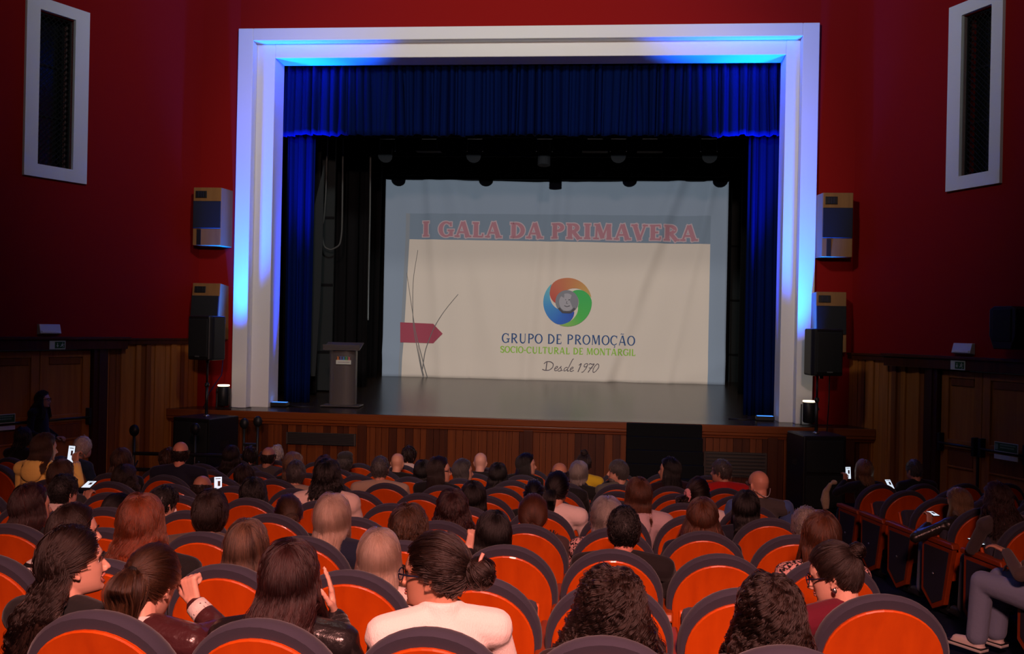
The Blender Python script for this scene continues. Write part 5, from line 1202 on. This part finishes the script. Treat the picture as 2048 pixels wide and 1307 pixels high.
# ---- nearest row
person('young woman laughing in profile, long wavy dark hair, black top, lower left', 0, 148, 1046, yaw=-50, pitch=5, hair='long', hc='dark', hs=dict(L=.30, wave=.010, wl=.10, flare=.30, vol=.04, tuck=.5, rec=.016), q=2, skin=SK1, eyes=True, mouth='open', dy=.30, pel=(-1.78, 3.12), collar=0)
p = person('woman with brown ponytail and dark leather jacket leaning her forehead on her fist', 0, 303, 1088, yaw=-8, pitch=-26, hair='pony', hc='brown', hs=dict(L=.27, tie=(-.004, -.108, .012), vol=.02), top=(.045, .013, .015), tk='leather', q=2, skin=SK1, eyes=True, dy=.28, pel=(-1.50, 3.12),
       arms={'R': (W(440, 1262, 3.16), W(388, 1206, 3.20), (-.35, .12, 1.0))}, curlh={'R': 1.35, 'L': .5})
# hair tie and white cuff
mb = MB(); a = p.hp((-.004, -.114, .013)); b = p.hp((-.004, -.132, .014)); mb.tube([a, b], .020, 12, (0, 0, 1)); mb.build('hair_tie', M_black, p.root, smooth=True)
mb = MB(); wr = p.A['R'][2]; el = p.A['R'][1]; d = (wr-el)/np.linalg.norm(wr-el); mb.tube([wr-d*.055, wr-d*.01], np.array([.040, .037]), 16, (0, 1, 0)); mb.build('shirt_cuff', clothmat((.62, .56, .52), .85, 'knit'), p.root, smooth=True)
mb = MB(); mb.tube([p.B+np.array([0, 0, -.02]), p.nk+np.array([0, 0, -.03])], np.array([.078, .070]), 18, (0, 1, 0)); mb.build('shirt_collar', clothmat((.62, .56, .52), .85, 'knit'), p.root, smooth=True)
p = person('woman with very long dark auburn hair and black jacket, hand at her right cheek', 0, 580, 1076, yaw=2, pitch=-4, hair='long', hc='darkred', hs=dict(L=.36, flare=.16, vol=.06, wave=.006, wl=.16, part=.0), top=(.012, .010, .011), tk='leather', q=2, skin=SK1,
       arms={'R': (W(715, 1345, 3.10), W(668, 1228, 3.20), (-.16, .10, 1.0), (1.0, .30, .1))}, curlh={'R': .12, 'L': .5})
mb = MB(); wr = p.A['R'][2]; el = p.A['R'][1]; d = (wr-el)/np.linalg.norm(wr-el)
for i in range(5): mb.tube([wr-d*(.02+.016*i), wr-d*(.032+.016*i)], np.array([.040, .040]), 14, (0, 1, 0))
mb.build('ribbed_cuff', clothmat((.012, .010, .011), .9, 'knit'), p.root, smooth=True)
p = person('woman in pale pink knit sweater with black glasses and curly dark bun, facing left', 0, 866, 1062, yaw=82, pitch=-2, hair='bun', hc='dark', hs=dict(L=.31, tie=(0, -.128, .005), wave=.010, vol=.025, rec=.010), top=(.80, .70, .66), tk='knit', q=2, skin=SK3, eyes=True, mouth='smile', glasses=(.010, .012, .03), collar=2)
mb = MB(); mb.tube([p.hp((-.03, -.155, .02)), p.hp((-.015, -.178, .075))], .006, 6, (0, 1, 0)); mb.build('hair_claw', mat('claw pink', (.5, .25, .2), .4, .4), p.root, smooth=True)
person('woman with large dark curly hair down her back, left of two, nearest row', 0, 1222, 1127, hair='curly', hc='dark', hs=dict(L=.31, flare=.42, vol=.17, wave=.017, wl=.058), q=2, top=(.02, .012, .012))
person('woman with dark wavy shoulder-length curls, right of two, nearest row', 0, 1540, 1142, hair='curly', hc='dark', hs=dict(L=.28, flare=.28, vol=.11, wave=.013, wl=.062), q=2, top=(.02, .012, .012))
# ---- second row
person('woman with long dark hair turned right, only eyes above the laughing woman, striped shirt', 1, 150, 1004, yaw=-44, hair='long', hc='dark', hs=dict(L=.30, flare=.15, vol=.03), q=2, skin=SK1, eyes=True, top=(.5, .5, .5), tk='stripe', pel=(-2.22, 4.10))
person('woman with shaggy bright red hair and black coat', 1, 283, 985, yaw=4, pitch=-6, hair='long', hc='red', hs=dict(L=.15, flare=.10, vol=.10, wave=.010, wl=.12), q=2, top=(.010, .010, .011), tk='coat', pel=(-1.66, 4.10))
person('woman with long brown hair with blonde streaks and a centre parting', 1, 494, 1036, hair='long', hc='streak', hs=dict(L=.28, flare=.14, vol=.05), q=2, pitch=-6)
person('woman with long straight blonde hair and cream top', 1, 758, 1055, yaw=8, hair='long', hc='greyb', hs=dict(L=.28, flare=.16, vol=.04), q=2, top=(.6, .5, .45), pitch=-4, bias=0)
p = person('woman in maroon sweater with high dark bun, glasses and round earring, looking down', 1, 1666, 1083, yaw=68, pitch=-16, hair='bun', hc='dark', hs=dict(L=.19, tie=(0, -.105, .072), vol=.03, wave=.004), top=(.105, .008, .020), q=2, skin=SK1, eyes=True, glasses=(.02, .02, .03))
mb = MB(); mb.ell((0, 0, 0), (.005, .010, .012), nu=12, nv=8); mb.xf(p.R, p.hp((-.083, -.006, -.050))); mb.build('earring', M_metal, p.root, smooth=True)
# ---- third row
p = person('older woman with short layered grey-blonde hair and dark navy jacket', 2, 665, 984, hair='bob', hc='greyb', hs=dict(L=.11, flare=.10, vol=.12), q=2, top=(.010, .014, .032), tk='puffer', pel=(-1.52, 5.05))
person('man with short cropped black hair and black t-shirt seen from behind', 2, 1248, 1007, hair='crop', hc='black', hs=dict(L=.20), male=True, q=2, skin=(.50, .20, .15), top=(.012, .010, .011))
person('woman with long straight brown hair and floral top, behind the maroon sweater woman', 2, 1642, 1021, yaw=4, hair='long', hc='auburn', hs=dict(L=.24, flare=.14, vol=.05), q=1, top=(.012, .010, .012), tk='floral')
person('woman with long dark red hair in profile at the left picture edge', 2, 64, 964, yaw=-34, hair='long', hc='darkred', hs=dict(L=.26, flare=.12, vol=.06), q=1, skin=SK2, bias=1)
person('person with short tousled dark hair and beige collar', 2, 421, 974, hair='short', hc='dark', hs=dict(L=.36, vol=.08), q=2, top=(.10, .07, .055), collar=1, male=True)
person('woman with curly brown chin-length hair and pale pink jumper', 2, 818, 1004, yaw=-6, hair='bob', hc='brown', hs=dict(L=.10, flare=.30, vol=.15, wave=.012, wl=.09), q=1, top=(.7, .52, .48), tk='knit', collar=2)
person('woman with smooth black hair and raised left hand', 2, 986, 1019, yaw=24, hair='long', hc='black', hs=dict(L=.22, flare=.08, vol=.04), q=2, skin=SK1, arms={'L': (W(925, 1150, 5.15), W(938, 1098, 5.18), (.30, .05, 1.0))}, curlh={'L': 1.0, 'R': .5}, bias=0)
# ---- fourth row
person('grey-haired man partly behind the woman in floral top', 3, 1612, 1009, hair='crop', hc='grey', male=True, q=1, skin=SK1, bias=0)
person('woman with loose auburn hair and navy jacket', 3, 1404, 994, hair='long', hc='auburn', hs=dict(L=.17, flare=.35, vol=.06), q=1, top=(.010, .012, .026))
person('woman with very full dark hair and orange chair beneath, right of the curly brown-haired woman', 3, 905, 975, hair='long', hc='darkred', hs=dict(L=.22, flare=.30, vol=.14, wave=.008), q=1)
p = person('woman with dark red hair gathered low with a black fur scrunchie', 3, 1066, 984, hair='bun', hc='auburn', hs=dict(L=.18, tie=(.01, -.105, -.055), vol=.03), q=2, top=(.05, .03, .03))
mb = MB(); c = p.hp((.115, -.02, -.17)); rg = np.random.default_rng(5); mb.ell(c, (.055, .05, .06), nu=12, nv=8); K = 240; dv = rg.normal(size=(K, 3)); dv /= np.linalg.norm(dv, axis=1, keepdims=True); t_ = np.linspace(0, 1, 3)[None, :, None]
locks_to_mesh(mb, c+dv[:, None]*(.045+.035*t_), np.array([[.006, .005, .001]])*np.ones((K, 1)), c+np.array([0, 0, .3]), 3, rg.uniform(0, .5, K)); mb.build('fur_scrunchie', hairmat(*HC['black']), p.root, smooth=True)
person('grey curly-haired woman hidden behind the black-haired man, patterned scarf', 3, 1214, 990, hair='bob', hc='grey', hs=dict(L=.08, vol=.10, wave=.010), q=1, top=(.3, .26, .26), tk='floral')
person('woman with brown hair in a low bun looking down, behind an orange seat', 3, 576, 987, yaw=24, pitch=-16, hair='bun', hc='brown', hs=dict(L=.22, tie=(.01, -.11, -.03), vol=.04), q=1)
p = person('child with short black hair wearing a white face mask', 3, 330, 968, yaw=-30, pitch=-14, hair='crop', hc='black', q=1, S=.86, top=(.02, .02, .02), skin=SK1, bias=0)
mb = MB(); mb.ell((0, 0, 0), (.045, .022, .035), nu=14, nv=8); mb.xf(p.R*p.S, p.hp((0, .088, -.062))); mb.build('face_mask', clothmat((.7, .62, .6)), p.root, smooth=True)
p = person('girl with dark pinned hair and a pearl flower clip beside the red-haired woman', 3, 238, 984, yaw=-22, pitch=-10, hair='bun', hc='black', hs=dict(L=.26, tie=(-.01, -.115, -.03), vol=.04), q=1, bias=0)
mb = MB()
for i in range(9): a = i*.7; mb.ell(p.hp((-.045+.022*math.cos(a)*(i > 0)+.022*(i % 2), -.105-.004*i*0, -.045+.018*math.sin(a)*(i > 0))), (.009,)*3, nu=8, nv=6)
mb.build('pearl_clip', mat('pearl', (.75, .66, .6), .3, .6), p.root, smooth=True)
person('boy with short black hair and cream fleece collar', 3, 128, 944, yaw=-18, hair='crop', hc='black', q=1, male=True, skin=SK1, top=(.72, .56, .50), tk='fur', collar=3, S=.95)
# ---- fifth row
person('woman with smooth dark hair beside the bald man in grey vest', 4, 1492, 979, yaw=-8, hair='long', hc='black', hs=dict(L=.21, flare=.06, vol=.03), q=1, top=(.012, .013, .022), skin=SK1)
person('woman with straight auburn hair and lilac jacket with fur hood', 4, 1276, 954, yaw=18, hair='long', hc='auburn', hs=dict(L=.19, flare=.05, vol=.03), q=1, top=(.42, .31, .33), tk='puffer', hood=1, skin=SK1)
person('woman with black tied hair and white blouse leaning to the right', 4, 1116, 940, yaw=-16, hair='pony', hc='black', hs=dict(L=.22, tie=(0, -.11, .0)), q=1, top=(.62, .52, .49), bias=0)
person('woman with straight black hair in front of the woman wearing glasses', 4, 947, 960, hair='long', hc='black', hs=dict(L=.24, flare=.07, vol=.03), q=1)
person('person with curly black hair right of the lit phone', 4, 507, 952, hair='long', hc='black', hs=dict(L=.15, flare=.15, vol=.09, wave=.010, wl=.07), q=1)
person('woman with voluminous black hair and cream jacket', 4, 655, 915, hair='long', hc='black', hs=dict(L=.13, flare=.30, vol=.13, wave=.008), q=1, top=(.62, .48, .42), tk='puffer', collar=3)
p = person('person with straight brown hair holding a dim phone behind the boy in fleece', 4, 124, 917, yaw=-14, hair='long', hc='brown', hs=dict(L=.20, flare=.08, vol=.04), q=1, top=(.03, .03, .03), arms={'R': (W(190, 1040, 7.1), W(172, 1005, 7.15), (.1, .25, 1.0))}, curlh={'R': .9, 'L': .5})
phone(178, 969, 7.22, -1.38, .15, 'dim smartphone held beside the brown-haired person behind the boy in fleece')
# ---- sixth row
p = person('bald man with glasses on a chain, grey vest and blue shirt', 5, 1517, 940, yaw=24, hair='none', hc='dgrey', male=True, q=2, skin=(.52, .25, .17), top=(.055, .050, .050), collar=1, glasses=(.25, .12, .08))
for s_, nm2 in ((-1, 'L'), (1, 'R')):
    a = p.A[nm2]; mb = MB(); mb.cap(a[0]+np.array([s_*.004, -.006, 0]), a[1], .064, .058, 12); mb.build('shirt_sleeve', clothmat((.05, .09, .24)), p.root, True)
mb = MB()
for i in range(26): t_ = i/25; mb.ell(p.hp((-.08+.16*t_, -.05-.07*math.sin(t_*math.pi), -.03-.05*math.sin(t_*math.pi))), (.0045,)*3, nu=6, nv=5)
mb.build('glasses_chain', M_metal, p.root, smooth=True)
p = person('woman with dark hair tied sideways with a pink scrunchie', 5, 1398, 954, yaw=14, hair='pony', hc='dark', hs=dict(L=.10, tie=(-.10, -.05, -.01), vol=.03), q=1, top=(.6, .52, .5))
mb = MB()
for i in range(12): a = i/12*6.283; mb.ell(p.hp((-.118, -.052+.032*math.cos(a), -.01+.045*math.sin(a))), (.022, .020, .020), nu=8, nv=6)
mb.build('scrunchie', clothmat((.70, .27, .30), .9, 'fur'), p.root, True)
p = person('balding man in front of a bright tilted phone screen', 5, 404, 950, pitch=-10, hair='bald', hc='dark', male=True, q=1, skin=SK3, top=(.012, .012, .012))
phone(436, 969, 8.28, -.15, .5, 'bright tilted smartphone screen beside the balding man')
person('person with dark tied hair between the white blouse woman and the cream chairs', 5, 1068, 957, hair='pony', hc='black', hs=dict(L=.12), q=0)
person('woman with curly dark hair and mustard sleeve near the left aisle', 5, 250, 926, hair='long', hc='dark', hs=dict(L=.17, flare=.25, vol=.10, wave=.010), q=1, top=(.42, .20, .02))
p = person('woman in yellow hoodie photographing with a phone at the left', 5, 90, 864, yaw=-38, pitch=-6, hair='long', hc='brown', hs=dict(L=.20, flare=.10, vol=.06), q=2, top=(.92, .66, .17), hood=1, tk='', skin=SK2, pel=(-4.98, 8.05), arms={'R': (W(158, 965, 8.02), W(152, 925, 8.12), (-.2, .3, 1.0))}, curlh={'R': .9, 'L': .5}, bias=0)
mb = MB(); a = p.A['R']; d = (a[2]-a[1])/np.linalg.norm(a[2]-a[1]); mb.tube([a[2]-d*.10, a[2]-d*.005], np.array([.040, .037]), 12, (0, 1, 0)); mb.build('cuff', clothmat((.55, .38, .36)), p.root, True)
phone(143, 908, 8.2, -.15, -.25, 'bright smartphone held up by the woman in the yellow hoodie', .078, .16)
person('person with dark brown hair behind the balding man with the phone', 6, 376, 932, hair='short', hc='dark', hs=dict(L=.3, vol=.04), q=0, bias=0)
# ---- seventh row
p = person('woman in black jacket with streaked dark hair and glasses, profile to the right', 6, 880, 911, yaw=-80, hair='long', hc='dblonde' if False else 'dark', hs=dict(L=.13, flare=.06, vol=.05), q=2, skin=SK2, tk='coat', top=(.010, .010, .011), glasses=(.15, .10, .08), eyes=False)
person('man with a small bald patch in dark hair', 6, 1119, 924, hair='bald', hc='black', male=True, q=1, skin=SK3)
person('grey short-haired man with beige jacket beside the bald man', 6, 761, 909, hair='crop', hc='dgrey', male=True, q=1, top=(.36, .26, .19), tk='coat', collar=1, skin=SK2)
person('grey-haired person with beige jacket left of the black-haired cream jacket', 6, 592, 918, yaw=12, hair='short', hc='dgrey', hs=dict(L=.24, vol=.03), male=True, q=1, top=(.33, .25, .19), collar=1)
person('person with smooth dark brown hair two rows before the curly black hair', 6, 489, 926, hair='long', hc='dark', hs=dict(L=.10, vol=.05), q=0)
person('bald man with dark fringe and navy jacket near the left subwoofer', 6, 361, 882, yaw=18, hair='bald', hc='dark', male=True, q=1, skin=(.60, .27, .18), top=(.012, .014, .028), tk='coat')
# ---- eighth row
p = person('bearded man with short grey hair turned left in profile', 7, 1236, 917, yaw=86, hair='crop', hc='dgrey', male=True, q=2, skin=SK2, eyes=True, top=(.10, .10, .09))
mb = MB(); mb.ell((0, 0, 0), (.058, .048, .036), nu=16, nv=10); mb.xf(p.R, p.hp((0, .052, -.084))); mb.build('beard', hairmat(*HC['grey']), p.root, smooth=True)
person('woman with short grey bob left of the bearded man', 7, 1158, 920, yaw=-24, hair='bob', hc='grey', hs=dict(L=.05, vol=.07), q=1, top=(.012, .012, .012))
person('grey-haired man in red jacket beside the steps, looking left', 7, 1442, 916, yaw=62, hair='crop', hc='dgrey', male=True, q=1, skin=SK2, top=(.42, .015, .015), tk='coat', collar=1)
person('woman with black hair in front of the black steps', 7, 1338, 912, yaw=74, hair='long', hc='black', hs=dict(L=.17, flare=.18, vol=.10), q=1, top=(.02, .008, .010))
person('person with black hair left of the woman in profile with white collar', 7, 996, 924, hair='long', hc='black', hs=dict(L=.18, flare=.20, vol=.07), q=1)
person('woman with greying dark hair right of the woman wearing glasses', 7, 927, 916, yaw=-66, hair='bob', hc='dgrey', hs=dict(L=.08, vol=.06), q=1)
person('person with black hair and black clothes left of the woman wearing glasses', 7, 846, 918, hair='long', hc='black', hs=dict(L=.15, flare=.15, vol=.07), q=1)
person('woman with curly blonde hair before the dark vent', 7, 586, 902, hair='bob', hc='dblonde', hs=dict(L=.09, flare=.15, vol=.13, wave=.011), q=1)
person('person with dark reddish hair half hidden behind the voluminous black hair', 7, 648, 909, hair='long', hc='darkred', hs=dict(L=.1, vol=.05), q=0)
person('person with brown hair at the left of the bald man with dark fringe', 7, 336, 893, hair='short', hc='brown', hs=dict(L=.24), q=0)
person('person with loose brown hair near the low rail', 6, 244, 894, hair='long', hc='brown', hs=dict(L=.12, flare=.15, vol=.08), q=0, bias=0)
# ---- ninth row
p = person('woman with full black hair and white collar in profile, far rows', 8, 1054, 904, yaw=-84, hair='long', hc='black', hs=dict(L=.17, flare=.22, vol=.10), q=1, skin=SK2, collar=1, top=(.012, .012, .012))
mb = MB(); mb.tube([p.B+np.array([0, 0, -.03]), (p.B+p.nk)/2+np.array([0, 0, .03])], np.array([.082, .074]), 18, (0, 1, 0)); mb.build('white_collar', clothmat((.65, .6, .56)), p.root, smooth=True)
person('bald man with pale head in the far row, right of two', 8, 961, 904, hair='none', male=True, q=1, skin=(.62, .36, .28), top=(.012, .012, .012), collar=1)
person('bald man with ruddy head beside the grey-haired man in beige', 8, 795, 905, hair='none', male=True, q=1, skin=(.60, .30, .20), top=(.012, .012, .012), collar=1)
p = person('person wearing a dark flat cap in the far row', 8, 690, 902, hair='short', hc='dgrey', male=True, q=1, top=(.05, .05, .045), S=1.0, extra='cap')
mb = MB(); mb.ell((0, 0, 0), (.090, .112, .045), nu=20, nv=10); mb.xf(p.R@rotm(x=.12), p.hp((0, .0, .088))); mb.ell(p.hp((0, .10, .070)), (.06, .05, .012), p.R, nu=14, nv=8); mb.build('flat_cap', clothmat((.035, .033, .030)), p.root, smooth=True)
person('balding dark-haired man in grey jacket in the far row', 8, 537, 893, hair='bald', hc='dark', male=True, q=1, skin=SK3, top=(.07, .06, .06), tk='coat')
person('woman with long brown hair before the left subwoofer', 8, 463, 889, hair='long', hc='dark', hs=dict(L=.16, flare=.18, vol=.08), q=1)
person('woman with a dark hair bun and yellow cardigan in the far row', 8, 1168, 905, hair='bun', hc='dark', hs=dict(L=.22, tie=(0, -.02, .115)), q=0, top=(.55, .40, .02))
# ---- farthest row
person('person with brown hair and white collar beyond the bald ruddy man', 9, 818, 889, yaw=-16, hair='short', hc='dark', hs=dict(L=.25, vol=.03), q=0, top=(.6, .5, .46), collar=2)
person('person with white hair beyond the balding man in grey jacket', 9, 553, 887, hair='short', hc='white', hs=dict(L=.22, vol=.03), q=0)
person('person with dark hair between long brown hair and balding man, farthest row', 9, 500, 890, hair='short', hc='dark', hs=dict(L=.3, vol=.04), q=0)
# ---- left block and the woman standing by the left doors
person('grey-haired man in blue jacket in the left block', 0, 166, 870, Y=9.40, seat=(('L', 0), -6.36), hair='crop', hc='white', male=True, q=1, skin=SK1, top=(.016, .032, .065), tk='coat', rz=-.24, yaw=-14)
person('person with dark hair behind the yellow hoodie at the left', 0, 47, 852, Y=10.65, seat=(('L', 1), -6.98), hair='long', hc='black', hs=dict(L=.1, vol=.08), q=0, rz=-.24)
p = person('woman with long black hair and black clothes standing by the left exit doors', 0, 86, 780, Y=13.3, yaw=-82, hair='long', hc='black', hs=dict(L=.30, flare=.35, vol=.03), q=2, stand=True, pel=(-8.28, 13.42), dy=.12, glasses=(.02, .02, .02), eyes=True, skin=SK2, rz=-1.2, bias=0)
# ---- right block
p = person('woman with puffy blonde hair and black jacket taking a photo, right block', 0, 1728, 917, Y=11.40, seat=(('R', 5, 0), 3.20), dy=.34, hair='bob', hc='dblonde', hs=dict(L=.09, flare=.25, vol=.15), q=1, top=(.010, .010, .011), tk='coat', rz=.24, arms={'L': (W(1672, 985, 11.7), W(1690, 962, 11.85), (.1, .3, 1.0))}, curlh={'L': .8, 'R': .5})
phone(1696, 945, 11.95, -.12, .3, 'bright smartphone held up by the puffy blonde-haired woman')
phone(1779, 968, 11.8, -.9, .2, 'small lit phone between the blonde woman and the grey-haired man')
person('man with short grey hair before the dark door jamb, right block', 0, 1828, 917, Y=11.53, seat=(('R', 5, 1), 3.80), dy=.36, hair='crop', hc='dgrey', male=True, q=1, top=(.012, .012, .014), rz=.24, yaw=26)
mb = MB(); P = [W(1662, 965, 11.35), W(1652, 982, 11.4), W(1650, 1000, 11.38), W(1652, 1018, 11.36)]; mb.tube(P, np.array([.02, .04, .055, .035]), 10, (0, 1, 0)); mb.ell(W(1668, 964, 11.4), (.04, .04, .03)); tag(mb.build('scarf', clothmat((.50, .42, .28), .9, 'fur'), None, True, 0, .014, 2), 'pale cream scarf hanging over the seat side beside the blonde woman', 'scarf')
p = person('woman with light brown hair looking at a phone, right block', 0, 1918, 974, Y=8.40, seat=(('R', 2, 0), 3.20), dy=.40, hair='long', hc='dblonde', hs=dict(L=.27, flare=.10, vol=.06), q=1, top=(.020, .020, .018), tk='leather', rz=.24, yaw=40, pitch=-22, trousers=(.13, .16, .22), pel=(3.20, 8.62), arms={'L': (W(1830, 1075, 8.66), W(1858, 1048, 8.78), (.1, .25, 1.0))}, curlh={'L': .8, 'R': .5})
phone(1866, 1027, 8.86, -1.42, .25, 'smartphone held by the light brown-haired woman in the right block', .06, .12)
person('woman with dark hair and grey sweater in the right block', 0, 1994, 962, Y=7.42, seat=(('R', 1, 0), 3.25), dy=.32, hair='long', hc='darkred', hs=dict(L=.26, flare=.20, vol=.12, wave=.008), q=1, top=(.060, .047, .048), tk='knit', rz=.24, yaw=30, pitch=-12, trousers=(.06, .06, .065), pel=(3.22, 7.66))
phone(1955, 1083, 7.72, -1.45, .3, 'phone on the lap of the woman in the grey sweater')
p = person('woman in grey-blue jeans and white canvas shoes at the right picture edge', 0, 2108, 1020, Y=6.44, seat=(('R', 0, 0), 3.22), dy=.30, hair='long', hc='dark', hs=dict(L=.2), q=1, top=(.085, .062, .060), tk='knit', rz=.62, yaw=45, trousers=(.20, .24, .36), pel=(3.04, 6.70), extra='white_shoes', arms={'L': (W(2040, 1150, 6.62), W(2012, 1102, 6.86), (-.55, .5, .25))}, curlh=.5)
mb = MB(); a = p.A['L']; d = (a[2]-a[1])/np.linalg.norm(a[2]-a[1]); mb.tube([a[2]-d*.012, a[2]-d*.002], np.array([.034, .033]), 14, (0, 1, 0)); mb.build('bracelet', mat('gold', (.6, .38, .12), .25, .5, 1.0), p.root, smooth=True)
for s_ in (-1, 1):
    mb = MB(); mb.box((s_*.117, .545, .012), (.098, .285, .024)); mb.build('shoe_sole', mat('rubber sole', (.62, .58, .55), .6, .3), p.root, bevel=.008)
    mb = MB(); mb.box((s_*.117, .545, .027), (.100, .287, .006)); mb.build('sole_stripe', M_black, p.root)
make_seats(OCC)
